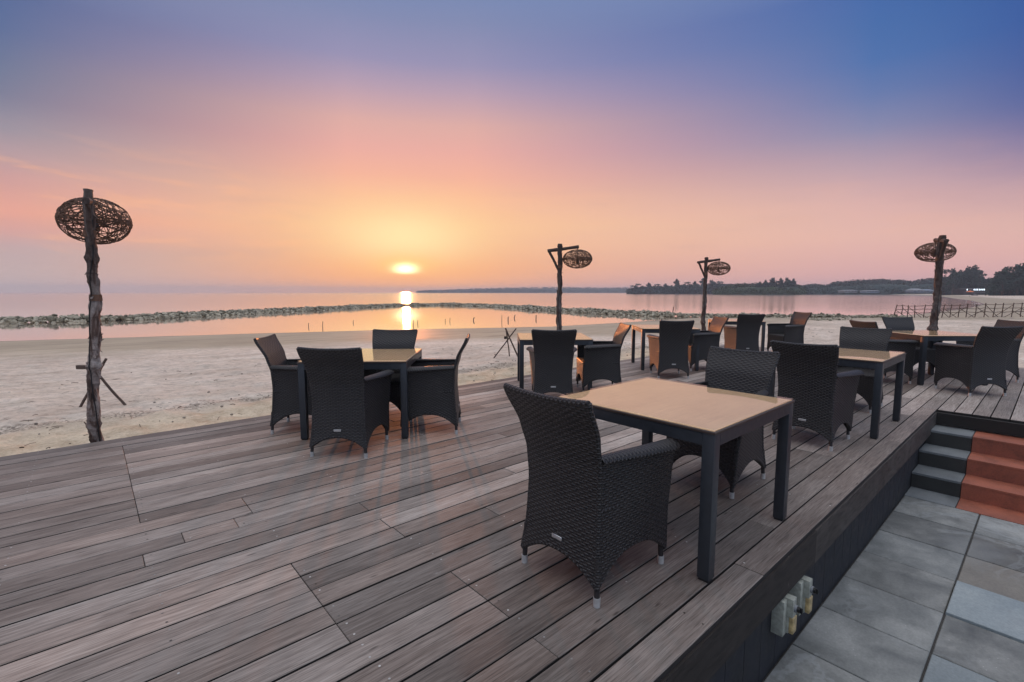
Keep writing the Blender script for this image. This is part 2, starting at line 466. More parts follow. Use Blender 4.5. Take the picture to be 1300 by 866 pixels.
hi = M.new('ShaderNodeVectorMath', operation='SCALE'); hi.inputs[0].default_value = (.74, .68, .62); M.link(el.smooth(38, 60), hi.inputs['Scale'])  # unseen overhead glow, added to brighten the deck and sand
c = M.mix(1., c, hi.outputs[0], 'ADD')
# physical dusk sky added underneath
sk = M.new('ShaderNodeTexSky', sky_type='NISHITA'); sk.sun_disc = False; sk.sun_elevation = SUN_EL
sk.sun_rotation = pi/2-SUN_AZ
bg1 = M.new('ShaderNodeBackground'); M.link(c, bg1.inputs[0]); bg1.inputs[1].default_value = 1.0
bg2 = M.new('ShaderNodeBackground'); M.link(sk.outputs[0], bg2.inputs[0]); bg2.inputs[1].default_value = .004
ash = M.new('ShaderNodeAddShader'); M.link(bg1.outputs[0], ash.inputs[0]); M.link(bg2.outputs[0], ash.inputs[1])
M.link(ash.outputs[0], out.inputs[0])

ld = bpy.data.lights.new('sun', 'SUN'); lo = bpy.data.objects.new('sun', ld); COL.objects.link(lo)
ld.energy = 1.3; ld.angle = radians(.8); ld.color = (1., .31, .10)
lo.rotation_euler = Vector((cos(SUN_AZ)*cos(SUN_EL), sin(SUN_AZ)*cos(SUN_EL), sin(SUN_EL))).to_track_quat('Z', 'Y').to_euler()
lo.location = (0, 0, 30)

# ------------------------------------------------------------------ shore geometry
WZ = -.7
shore = [px(-500, 452), px(-200, 441), px(0, 433), px(150, 428.5), px(300, 424), px(515, 418), px(620, 416.2), px(700, 414.5), px(790, 409.5), px(850, 405.5), px(880, 403.6),
         px(960, 402.5), px(1060, 402.5), px(1130, 402), px(1175, 397.5), px(1215, 393), px(1238, 389), px(1246, 385.5), px(1230, 381.5), px(1212, 379.5), px(1200, 377.6), px(1186, 375.6), (420, 560), (700, 2500)]
def sdist(r, d):
    """signed distance to the waterline, positive inland"""
    best = 1e9; sg = 1
    for (a, b), (c_, e) in zip(shore[:-1], shore[1:]):
        ux, uy = c_-a, e-b; L2 = ux*ux+uy*uy
        t = max(0, min(1, ((r-a)*ux+(d-b)*uy)/L2))
        qx, qy = r-a-t*ux, d-b-t*uy; D = qx*qx+qy*qy
        if D < best-1e-9: best = D; sg = 1 if (ux*(d-b)-uy*(r-a)) < 0 else -1
    return sg*sqrt(best)

def sand_h(x, y, s):
    if s < 0: z = WZ+max(-2.5, s*.05)
    else:
        z = WZ+.03*s if s < 13 else WZ+.39+min(.35, (s-13)*.004)
    # below the deck and the patio the ground drops to the patio's bedding
    k = max(0, min(1, (5.5-y)/1.5))*max(0, min(1, (12.6-x)/1.))
    dd = max(0, min(1, (12.5-x)))
    z = z*(1-k)+(-.85)*k
    return z

def sand():
    vs = []; fs = []; sh = []; dk = []
    angs = [radians(-75+150*i/360.) for i in range(361)]      # angle to the right of the heading
    rad = []; r_ = 1.5
    while r_ < 2500: rad.append(r_); r_ *= 1.022
    rad.append(3500)
    for R_ in rad:
        for a in angs:
            r, d = R_*sin(a), R_*cos(a); x, y = at(r, d); s = sdist(r, d)
            z = sand_h(x, y, s)
            if s > 0 and R_ < 60:
                kd = max(y-5.9, x-12.9)
                amp = .012 if s < 8 else .03
                if kd < 3: amp = .06
                z += amp*noise.fractal(Vector((x*2.1, y*2.1, 0)), 1., 2., 5)*min(1, s/2)
            vs.append((x, y, z)); sh.append(s)
            dk.append(max(y-5.9, x-12.9))
    n = len(angs)
    for i in range(len(rad)-1):
        for j in range(n-1):
            fs.append((i*n+j, i*n+j+1, (i+1)*n+j+1, (i+1)*n+j))
    # close the patch round the camera's feet
    me = bpy.data.meshes.new('sand'); me.from_pydata(vs, [], fs)
    for nm, arr in (('shore', sh), ('deckdist', dk)):
        a_ = me.attributes.new(nm, 'FLOAT', 'POINT'); a_.data.foreach_set('value', arr)
    me.polygons.foreach_set('use_smooth', [True]*len(fs)); me.materials.append(MT['sand'])
    o = bpy.data.objects.new('beach_sand', me); COL.objects.link(o)
    return tag(o, kind='structure')
sand()
b = MB(); n = 64; RR = [15, 20, 45, 60, 90, 200, 9000]
vs = []; FARV = []
for R_, fv in zip(RR, (0., 0., .12, .35, .8, 1., 1.)):
    vs += [(R_*cos(2*pi*i/n), R_*sin(2*pi*i/n), WZ) for i in range(n)]; FARV += [fv]*n
fs = []
for q in range(len(RR)-1):
    o_ = q*n; fs += [(o_+i, o_+n+i, o_+n+(i+1) % n, o_+(i+1) % n) for i in range(n)]
b.add(vs, fs)
sw = b.build('sea_water', MT['water'], smooth=False)
fa = sw.data.attributes.new('far', 'FLOAT', 'POINT'); fa.data.foreach_set('value', FARV)
tag(sw, kind='structure')
# ground under and behind the viewer
b = MB(); b.box(-60, 7, -60, .84, -1.2, -.80); tag(b.build('ground', MT['sand'], smooth=False), kind='structure')

# ------------------------------------------------------------------ deck
Y0, PITCH, Y1 = .86, .152, .86+.152*33
JO = .57
joints = {5: [1.28], 4: [1.28], 6: [.70, 1.28, 3.56], 7: [.70], 8: [.70], 9: [.70, 1.86], 10: [.70, 1.28], 15: [.32, .59], 16: [.70], 17: [.70]}
joints[6] = [.70, 1.28]
def deck():
    bb = MB(); sc = MB()
    jx = lambda k: .13+JO*k
    for r in range(-45, 33):
        y0 = Y0+PITCH*r+.005; y1 = y0+PITCH-.010
        lo_, hi = (-5.0, 12.9) if r >= 0 else (7.56, 12.9)
        if r >= 18 and r <= 30: js = [.15]
        else: js = list(joints.get(r, []))
        R = random.Random(100+r)
        if r < 0: js = []
        x = (max(js) if js else lo_)
        k = x+JO*R.choice([4, 6, 8])
        last = x
        while k < hi-.4:
            if r >= 0 or R.random() < .35: js.append(.13+JO*round((k-.13)/JO))
            k += JO*R.choice([5, 6, 7, 9])
        x = (min(js) if js else lo_)
        k = x-JO*R.choice([4, 5, 6])
        while k > lo_+.4 and r >= 0:
            js.append(.13+JO*round((k-.13)/JO)); k -= JO*R.choice([4, 5, 6])
        js = sorted(set(js)); xs = [lo_]+js+[hi]
        if r == 0: xs = [lo_, -.9, 2.43, 5.6, 7.56, 10.3, hi]
        for a, c_ in zip(xs[:-1], xs[1:]):
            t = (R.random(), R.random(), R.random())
            if r < 9 and a < 4: t = (R.uniform(.5, 1), R.uniform(.02, .42), t[2])      # darker, browner boards near the step side
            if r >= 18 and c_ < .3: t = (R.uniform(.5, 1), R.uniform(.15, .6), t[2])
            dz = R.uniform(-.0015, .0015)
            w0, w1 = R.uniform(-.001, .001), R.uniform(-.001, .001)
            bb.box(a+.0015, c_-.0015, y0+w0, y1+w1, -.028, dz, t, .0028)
            for q_ in (-9, -7, -5, -3, -10): bb.mi[q_] = 1  # near-black sides and undersides: shade between boards put into the colour
            q = a+.03
            while q < c_:
                for yy in (y0+.03, y1-.03):
                    if R.random() < .8:
                        m_ = 6; rr = .0050; cx = q+R.uniform(-.006, .006); cy = yy+R.uniform(-.006, .006)
                        v_ = [(cx+rr*cos(2*pi*i/m_), cy+rr*sin(2*pi*i/m_), dz+.0012) for i in range(m_)]
                        sc.add(v_, [tuple(range(m_))], None, (R.random(), 0, 0))
                q = .13+JO*(math.floor((q-.13)/JO+.2)+1)+.03
            for yy in (y0+.03, y1-.03):
                pass
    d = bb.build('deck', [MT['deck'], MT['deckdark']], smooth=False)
    tag(d, kind='structure')
    s = sc.build('screw_heads', m_vary('screw_steel', (.03, .025, .02), (.55, .53, .5), .4), d, smooth=False); tag(s, kind='stuff')
    jb = MB()
    for k in range(-9, 23):
        x = .13+JO*k
        ylo = Y0+.04 if x < 7.5 else -5.8
        jb.box(x-.03, x+.03, ylo, Y1-.03, -.16, -.0285)
    jb.build('joist', MT['deckdark'], d, smooth=False)
    # dark void below: bearers closing the open back edge
    jb = MB(); jb.box(-5, 12.87, Y1-.025, Y1-.002, -.34, -.03, rt()); jb.box(12.862, 12.885, -5.9, Y1-.03, -.34, -.03, rt())
    jb.build('edge_beam', MT['fascia'], d, smooth=False)
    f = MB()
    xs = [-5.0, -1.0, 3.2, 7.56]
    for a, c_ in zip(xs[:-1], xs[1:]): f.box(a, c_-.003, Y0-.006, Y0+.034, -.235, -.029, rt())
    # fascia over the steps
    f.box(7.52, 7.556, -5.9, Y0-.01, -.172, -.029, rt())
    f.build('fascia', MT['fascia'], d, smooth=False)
deck()

b = MB()
for i in range(60):
    x = -5+i*.21
    if x > 7.3: break
    b.box(x, min(x+.206, 7.5), .905, .93, -.72, -.10, rt())
b.box(-5, 7.5, .925, .95, -.72, -.1)
tag(b.build('retaining_wall', MT['wall'], smooth=False), 'black board retaining wall under the edge of the timber deck', 'wall')

# ------------------------------------------------------------------ patio and steps
FZ = -.69
def patio():
    b = MB()
    xs = [6.2, 5.67, 5.13, 4.60, 4.07, 3.55, 3.02, 2.48, 1.95, 1.42, .9, .36, -.2, -.8, -1.4, -2, -2.6, -3.2]
    ys = [.90, .335, -.20, -.75, -1.3, -1.85, -2.4, -3.0, -3.6]
    R = random.Random(5)
    for j in range(len(ys)-1):
        for i in range(len(xs)-1):
            t = (R.random(), R.random(), R.random()); dz = R.uniform(-.003, .003)
            if j == 0: t = (R.uniform(.3, .52), R.uniform(.2, .8), R.random())
            if j == 0 and i == 0: t = (.35, .7, .2)
            if j == 1 and i == 0: t = (.3, .7, .3)
            if j == 1 and i == 2: t = (.95, .55, .3)      # the brownish slab
            if j == 1 and i == 3: t = (.0, .95, .8); 
            if j == 1 and i == 3: dz = .012               # the pale blue slab stands proud
            if j == 1 and i == 4: t = (.42, .35, .1)
            g = .004
            zz = FZ+dz; ch = .004
            x1, x0 = xs[i]-g, xs[i+1]+g; y1, y0 = ys[j]-g, ys[j+1]+g
            b.box(x0+R.uniform(0, .003), x1-R.uniform(0, .003), y0+R.uniform(0, .003), y1-R.uniform(0, .003), FZ-.05, zz, t, ch)
    b.build('tmp', MT['paver'], smooth=False)
    o = bpy.data.objects['tmp']; o.name = 'paving'; o.data.name = 'paving'; tag(o, kind='structure')
    j = MB(); j.box(-5, 6.6, -4, .905, FZ-.06, FZ-.012)
    j.build('joint_bed', m_simple('dark_joint_mortar', (.05, .047, .043), .95, 0, 20, .4), o, smooth=False)
patio()
def steps():
    root = empty('steps', (7.2, .2, FZ))
    tag(root, 'three steps up to the deck, dark stone at the left and red tile beside it', 'steps')
    fr = [(7.20, -.18), (6.87, -.35), (6.54, -.52)]
    lo_z = [-.35, -.52, FZ]
    ysplit = .51
    inv = Matrix.Translation((-7.2, -.2, -FZ))
    for i, (x, z) in enumerate(fr):
        bx = fr[i-1][0] if i else 7.52
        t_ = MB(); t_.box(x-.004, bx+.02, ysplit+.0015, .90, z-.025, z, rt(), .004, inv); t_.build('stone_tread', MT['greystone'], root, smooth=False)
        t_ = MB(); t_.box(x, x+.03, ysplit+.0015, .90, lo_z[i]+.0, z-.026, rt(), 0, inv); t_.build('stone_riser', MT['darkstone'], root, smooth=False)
        t_ = MB(); y = ysplit-.0015; k = 0
        while y > -5:
            t_.box(x-.004, bx+.02, y-.497, y-.003, z-.022, z, rt(), .003, inv); y -= .503
        t_.build('tiled_tread', MT['red'], root, smooth=False)
        t_ = MB(); y = ysplit-.0015
        while y > -5:
            t_.box(x, x+.028, y-.497, y-.003, lo_z[i], z-.023, rt(), 0, inv); y -= .503
        t_.build('tiled_riser', MT['red'], root, smooth=False)
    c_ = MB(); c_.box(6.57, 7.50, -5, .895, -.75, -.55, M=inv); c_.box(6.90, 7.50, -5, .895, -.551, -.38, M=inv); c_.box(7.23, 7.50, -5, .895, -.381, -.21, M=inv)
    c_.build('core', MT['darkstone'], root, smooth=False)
    # strip of floor at the foot, grey then red
    t_ = MB(); t_.box(6.21, 6.57, ysplit+.0015, .90, FZ-.03, FZ+.002, rt(), .003, inv); t_.build('foot_slab', MT['greystone'], root, smooth=False)
    t_ = MB(); y = ysplit-.0015
    while y > -5: t_.box(6.21, 6.57, y-.497, y-.003, FZ-.03, FZ+.002, rt(), .003, inv); y -= .503
    t_.build('foot_tile', MT['red'], root, smooth=False)
steps()

# ------------------------------------------------------------------ weatherproof switches on the wall
def switch_box():
    root = empty('switch_box'); 
    b = MB(); b.box(-.095, -.012, -.085, 0, -.17, .17, ch=0); o = b.build('backbox', MT['box'], root); bevel(o, .006)
    b = MB(); b.box(-.008, .085, -.125, 0, .0, .18); o = b.build('housing', MT['box'], root); bevel(o, .008)
    b = MB(); b.tube([(.04, -.122, .085), (.04, -.142, .085)], .034, 20); c_ = b.build('dial_ring', MT['white'], root)
    b = MB(); b.tube([(.04, -.140, .085), (.04, -.160, .085)], .027, 18); b.box(.033, .047, -.178, -.158, .062, .108); k = b.build('dial', MT['black'], root)
    b = MB(); b.box(-.008, .085, -.100, 0, -.165, -.003); o = b.build('socket_base', MT['box'], root); bevel(o, .008)
    b = MB(); b.box(-.004, .090, -.132, -.098, -.160, .002); o = b.build('flap_cover', MT['boxy'], root); bevel(o, .011, 3)
    return root
def bevel(o, w_, seg=2):
    bm = bmesh.new(); bm.from_mesh(o.data)
    bmesh.ops.bevel(bm, geom=list(bm.edges), offset=w_, segments=seg, affect='EDGES', profile=.6)
    for f in bm.faces: f.smooth = True
    bm.to_mesh(o.data); bm.free()
    try: o.data.set_sharp_from_angle(angle=radians(40))
    except Exception: pass
s1 = switch_box(); s1.location = (2.735, .904, -.350); s1.scale = (.56, .72, .58)
tag(s1, 'weathered outdoor switch box on the black wall, the nearer and larger looking one', 'switch box', 'switch boxes on the deck wall')
s2 = copy_tree(s1); s2.location = (2.99, .904, -.350)
s2['label'] = 'weathered outdoor switch box on the black wall, the farther one, towards the steps'

# ------------------------------------------------------------------ tables
def make_table():
    root = empty('dining_table'); H = .76; w_ = .51
    for sx in (-1, 1):
        for sy in (-1, 1):
            b = MB(); a = w_-.035; b.box(sx*a-.03, sx*a+.03, sy*a-.03, sy*a+.03, .012, H-.024); o = b.build('leg', MT['metal'], root); bevel(o, .003)
            b = MB(); b.box(sx*a-.024, sx*a+.024, sy*a-.024, sy*a+.024, 0, .012); b.build('foot_pad', MT['black'], o)
    b = MB(); a = w_-.065
    for s_ in (-1, 1):
        b.box(-a, a, s_*(w_-.022)-.017, s_*(w_-.022)+.017, H-.084, H-.025)
        b.box(s_*(w_-.022)-.017, s_*(w_-.022)+.017, -a, a, H-.084, H-.0252)
    b.build('apron', MT['metal'], root, smooth=False)
    b = MB(); b.box(-w_, w_, -w_, w_, H-.0235, H-.0105); o = b.build('table_rim', MT['rim'], root); bevel(o, .003)
    b = MB(); b.box(-w_+.012, w_-.012, -w_+.012, w_-.012, H-.0115, H-.0085); b.build('table_panel', MT['top'], root, smooth=False)
    b = MB(); b.box(-w_+.006, w_-.006, -w_+.006, w_-.006, H-.0075, H); o = b.build('glass_top', MT['glass'], root); bevel(o, .0015, 1)
    return root

# ------------------------------------------------------------------ chairs
def sheet(b, fn, nu, nv, th, lu, lv):
    """thin curved panel with rounded edges: fn(u,v) -> centre surface point"""
    P = [[Vector(fn(i/nu, j/nv)) for j in range(nv+1)] for i in range(nu+1)]
    Nn = [[None]*(nv+1) for _ in range(nu+1)]
    for i in range(nu+1):
        for j in range(nv+1):
            du = P[min(i+1, nu)][j]-P[max(i-1, 0)][j]; dv = P[i][min(j+1, nv)]-P[i][max(j-1, 0)]
            Nn[i][j] = du.cross(dv).normalized()
    def idx(s_, i, j): return s_*(nu+1)*(nv+1)+i*(nv+1)+j
    vs = []; L = [[0]*(nv+1) for _ in range(nu+1)]
    # arc lengths for the weave
    U = [[0]*(nv+1) for _ in range(nu+1)]; V = [[0]*(nv+1) for _ in range(nu+1)]
    for j in range(nv+1):
        for i in range(1, nu+1): U[i][j] = U[i-1][j]+(P[i][j]-P[i-1][j]).length
        m_ = U[nu][j]/2
        for i in range(nu+1): U[i][j] -= m_
    for i in range(nu+1):
        for j in range(nv+1): V[i][j] = P[i][j].z if lv == 'z' else j/nv*lv
    for s_ in (1, -1):
        for i in range(nu+1):
            for j in range(nv+1): vs.append(P[i][j]+Nn[i][j]*(th/2*s_))
    fs = []; uv = []
    for s_ in (0, 1):
        for i in range(nu):
            for j in range(nv):
                q = [(i, j), (i+1, j), (i+1, j+1), (i, j+1)]
                if s_: q = q[::-1]
                fs.append(tuple(idx(s_, *k) for k in q)); uv.append([(U[a][c_], V[a][c_]) for a, c_ in q])
    b.add(vs, fs, uv)
    # rolled border
    for path in ([P[i][0] for i in range(nu+1)], [P[i][nv] for i in range(nu+1)], [P[0][j] for j in range(nv+1)], [P[nu][j] for j in range(nv+1)]):
        b.tube(path, th*.56, 8)
        
def lerp(a, b_, t): return a+(b_-a)*t
def interp(tab, z):
    for (z0, v0), (z1, v1) in zip(tab[:-1], tab[1:]):
        if z <= z1:
            t = max(0, (z-z0)/(z1-z0)); t = t*t*(3-2*t)*.5+t*.5; return v0+(v1-v0)*t
    return tab[-1][1]
BACKY = [(.05, -.275), (.25, -.250), (.45, -.238), (.62, -.245), (.75, -.28), (.95, -.375)]
BACKW = [(.05, .245), (.3, .222), (.5, .218), (.65, .228), (.95, .262)]
ARMX = [(.05, .247), (.3, .256), (.5, .276), (.68, .298)]       # front edge of the side panel
def make_chair():
    root = empty('wicker_armchair')
    # back: one tall flaring panel with an arched lower edge
    def back(u, v):
        s_ = 2*u-1
        zb = .085+.095*(1-abs(s_)**2.3)
        zt = .945-.012*(1-s_*s_)
        z = lerp(zb, zt, v)
        return (s_*interp(BACKW, z), interp(BACKY, z)-.012*(1-s_*s_), z)
    b = MB(); sheet(b, back, 22, 34, .024, 1, 'z'); b.build('backrest', MT['wicker'], root)
    for sx in (-1, 1):
        def side(u, v):
            # u back -> front
            s_ = 2*u-1
            zb = .085+.125*(1-abs(s_)**2.4)
            zt = .655-.006*s_-.0*u
            z = lerp(zb, zt, v)
            yb = interp(BACKY, z)+.004; yf = interp([(.05, .272), (.3, .256), (.5, .246), (.68, .246)], z)
            xb = interp(BACKW, z)-.004; xf = interp(ARMX, z)
            e = u*u*(3-2*u)*.4+u*.6
            return (sx*(lerp(xb, xf, e)+.006*sin(pi*u)), lerp(yb, yf, u), z)
        b = MB()
        fn = side if sx > 0 else (lambda u, v: side(1-u, v))
        sheet(b, fn, 20, 24, .022, 1, 'z')
        # broad rolled arm rest
        pts = []; m_ = 18; rings = []
        vs = []; fs = []; uv = []; K = 14
        for i in range(m_+1):
            u = i/m_; p = Vector(side(u, 1)); hw = lerp(.020, .043, u**.8); hh = lerp(.014, .024, u)
            if i == m_: hw *= .5; hh *= .5
            if i == m_: p = p+Vector((0, .018, -.006))
            elif i == m_-1: p = p+Vector((0, .012, 0)); hw *= .92; hh *= .9
            for k in range(K):
                q = 2*pi*k/K
                vs.append((p.x+sx*(.006+cos(q)*hw), p.y, p.z+.008+sin(q)*hh-.010*cos(q)))
        for i in range(m_):
            for k in range(K):
                k2 = (k+1) % K; f_ = (i*K+k, i*K+k2, (i+1)*K+k2, (i+1)*K+k)
                u0, u1 = i/m_*.56, (i+1)/m_*.56
                uv.append([(k*.014, u0), (k*.014+.014, u0), (k*.014+.014, u1), (k*.014, u1)])
                fs.append(f_)
        fs = [f_[::-1] if sx > 0 else f_ for f_ in fs]; uv = [t_[::-1] if sx > 0 else t_ for t_ in uv]
        fs.append(tuple(m_*K+k for k in range(K))); uv.append([(0, 0)]*K)
        b.add(vs, fs, uv)
        b.build('arm_panel', MT['wicker'], root)
    # seat: woven pan with an arched front skirt
    def seat(u, v):
        s_ = 2*u-1; y = lerp(-.235, .262, v)
        wd = lerp(.215, .262, v)
        return (s_*wd, y, .425+.012*v-.012*(1-s_*s_)*(1-(2*v-1)**2)-.018*max(0, v-.9)*10*.6)
    b = MB(); sheet(b, seat, 16, 16, .03, 1, .5)
    def skirt(u, v):
        s_ = 2*u-1; zb = .085+.16*(1-abs(s_)**2.4); z = lerp(zb, .42, v)
        return (s_*(interp(ARMX, z)-.008), .262+.006*(1-s_*s_), z)
    sheet(b, lambda u, v: skirt(1-u, v), 18, 14, .02, 1, 'z')
    b.build('seat', MT['wicker'], root)
    for sx in (-1, 1):
        for sy, yy in ((-1, -.275), (1, .268)):
            b = MB(); b.tube([(sx*.237, yy*.965, .03), (sx*.229, yy*.94, .22)], .0135, 12); l = b.build('leg', MT['legmetal'], root)
            b = MB(); b.tube([(sx*.2375, yy*.967, 0), (sx*.2375, yy*.967, .004), (sx*.237, yy*.965, .042)], .0162, 14); b.build('foot_cap', MT['cap'], l)
    z = .235; y = interp(BACKY, z)-.012-.013
    b = MB(); b.box(-.032, .032, y-.004, y+.001, z-.0095, z+.0095); o = b.build('maker_plate', MT['plate'], root); bevel(o, .0015, 1)
    return root

AX = radians(-41.4)             # camera right, seen from above
def toDeck(r, d): 
    x, y = at(r, d); return (x, y, 0)
tabs = [ # location, rotation, label
    ((2.655, 1.515), 0, 'large foreground square glass-topped table with dark metal legs at the deck edge'),
    ((2.14, 4.73), radians(-39), 'square glass-topped table glowing orange, leftmost, with four chairs round it'),
    (toDeck(.60, 7.06)[:2], AX+radians(1), 'square table straight ahead, below the first lantern post right of the sun'),
    (toDeck(2.86, 9.0)[:2], AX-radians(4), 'small looking square table beyond the middle one, two chairs at its near and right sides'),
    (toDeck(5.2, 11.15)[:2], AX-radians(12), 'farthest square table of the back row by the end of the deck'),
    ((6.06, 1.545), 0, 'square glass-topped table behind the foreground one, reflecting a blue-grey chair back, beside the steps corner'),
    (toDeck(6.66, 7.62)[:2], AX-radians(1), 'square table at the right, behind the top of the steps, under the rightmost lantern'),
]
T0 = make_table()
for i, ((x, y), rz, lb) in enumerate(tabs):
    o = T0 if i == 0 else copy_tree(T0)
    o.location = (x, y, 0); o.rotation_euler.z = rz
    tag(o, lb, 'table', 'square glass-topped tables on the deck')
def ang(deg_right): return HD-radians(deg_right)      # direction an angle to the right of the view
def F(th): return th-pi/2                             # chair faces +Y locally
chairs = [
    ((1.885, 1.50), F(0), 'large foreground wicker armchair with its back to the viewer, left of the nearest table'),
    ((3.47, 1.61), F(pi), 'wicker armchair tucked under the far right side of the foreground table, blue-grey inner back showing'),
    ((1.71, 4.14), F(radians(44)), 'wicker armchair with its back to the viewer at the orange-lit left table'),
    ((2.60, 4.20)[:2], F(radians(141)), 'wicker armchair in side view facing left, at the right side of the leftmost table'),
    ((1.64, 5.10), F(radians(-34)), 'leftmost wicker armchair, facing right with a sun-warmed inner backrest'),
    ((2.50, 4.98), F(radians(-133)), 'wicker armchair on the beach side of the leftmost table, only its top visible'),
    (toDeck(.52, 6.12)[:2], F(ang(2)), 'wicker armchair seen squarely from behind, in front of the table straight ahead'),
    (toDeck(1.24, 6.80)[:2], F(ang(-92)), 'wicker armchair with orange-lit inner back, facing left at the table straight ahead'),
    (toDeck(2.64, 7.98)[:2], F(ang(3)), 'wicker armchair seen from behind at the second table of the back row from the sun'),
    (toDeck(3.45, 8.75)[:2], F(ang(-93)), 'wicker armchair with bright orange backrest facing left, between two chairs seen from behind'),
    (toDeck(4.92, 10.2)[:2], F(ang(2)), 'wicker armchair seen from behind at the farthest table of the back row'),
    (toDeck(6.2, 10.8)[:2], F(ang(-98)), 'distant wicker armchair facing left at the end of the deck, red-brown backrest and seat'),
    ((5.12, 1.47), F(0), 'wicker armchair with its back to the viewer, at the table near the steps'),
    ((7.0, 1.585), F(pi), 'wicker armchair behind the table near the steps, blue-grey inner back above the glass'),
    (toDeck(6.95, 8.28)[:2], F(ang(180)), 'wicker armchair facing the viewer on the far side of the rightmost table'),
    (toDeck(5.85, 7.50)[:2], F(ang(88)), 'wicker armchair on the left side of the rightmost table, small warm-brown backrest'),
    (toDeck(6.44, 6.66)[:2], F(ang(0)), 'big dark wicker armchair with its back to the viewer above the steps'),
    (toDeck(7.62, 7.62)[:2], F(ang(-90)), 'wicker armchair at the right edge of the picture, mostly behind the big dark one'),
]
C0 = make_chair()
for i, ((x, y), rz, lb) in enumerate(chairs):
    o = C0 if i == 0 else copy_tree(C0)
    o.location = (x, y, 0); o.rotation_euler.z = rz
    tag(o, lb, 'chair', 'dark wicker armchairs on the deck')

# ------------------------------------------------------------------ lantern posts
def lantern_mesh(seed):
    R = random.Random(seed); b = MB()
    A_, H_ = .33, .185
    def pt(v): return (v.x*A_, v.y*A_, v.z*H_)
    for i in range(100):
        if i < 9: n_ = Vector((R.uniform(-.1, .1), R.uniform(-.1, .1), 1)); off = R.uniform(-.12, .12)
        elif i < 34: n_ = Vector((R.gauss(0, 1), R.gauss(0, 1), R.gauss(0, .5))); off = R.uniform(-.6, .6)
        else: n_ = Vector((R.gauss(0, 1), R.gauss(0, 1), R.gauss(0, .9))); off = R.uniform(.72, .95)
        n_.normalize(); a = n_.orthogonal().normalized(); c_ = n_.cross(a)
        rr = sqrt(1-off*off); st = R.uniform(0, 2*pi); span = 2*pi if R.random() < .6 else R.uniform(2.5, 5); m_ = int(34*span/(2*pi)*rr)+6
        pts = []; ph = R.uniform(0, 9)
        for k in range(m_+1):
            q = st+span*k/m_
            v = (n_*off+(a*cos(q)+c_*sin(q))*rr)
            v = (v+Vector((noise.noise(v*2.3+Vector((ph, 0, 0))), noise.noise(v*2.3+Vector((0, ph, 0))), noise.noise(v*2.3+Vector((0, 0, ph)))))*.12).normalized()*R.uniform(.985, 1.015)
            pts.append(pt(v))
        b.tube(pts, R.choice([.0026, .0032, .0042]), 4, False, rt())
    return b
def wob_path(p0, p1, amp, m_, seed):
    p0, p1 = Vector(p0), Vector(p1); out_ = []
    for i in range(m_+1):
        t = i/m_; p = p0.lerp(p1, t); k = sin(pi*min(1, t*1.0))
        o_ = Vector((noise.noise(Vector((t*3.1+seed, 0, 0))), noise.noise(Vector((0, t*3.1+seed, 0))), 0))*amp
        o_ += Vector((noise.noise(Vector((t*9+seed, 5, 0))), noise.noise(Vector((5, t*9+seed, 0))), 0))*amp*.35
        out_.append(p+o_)
    return out_
LM = None
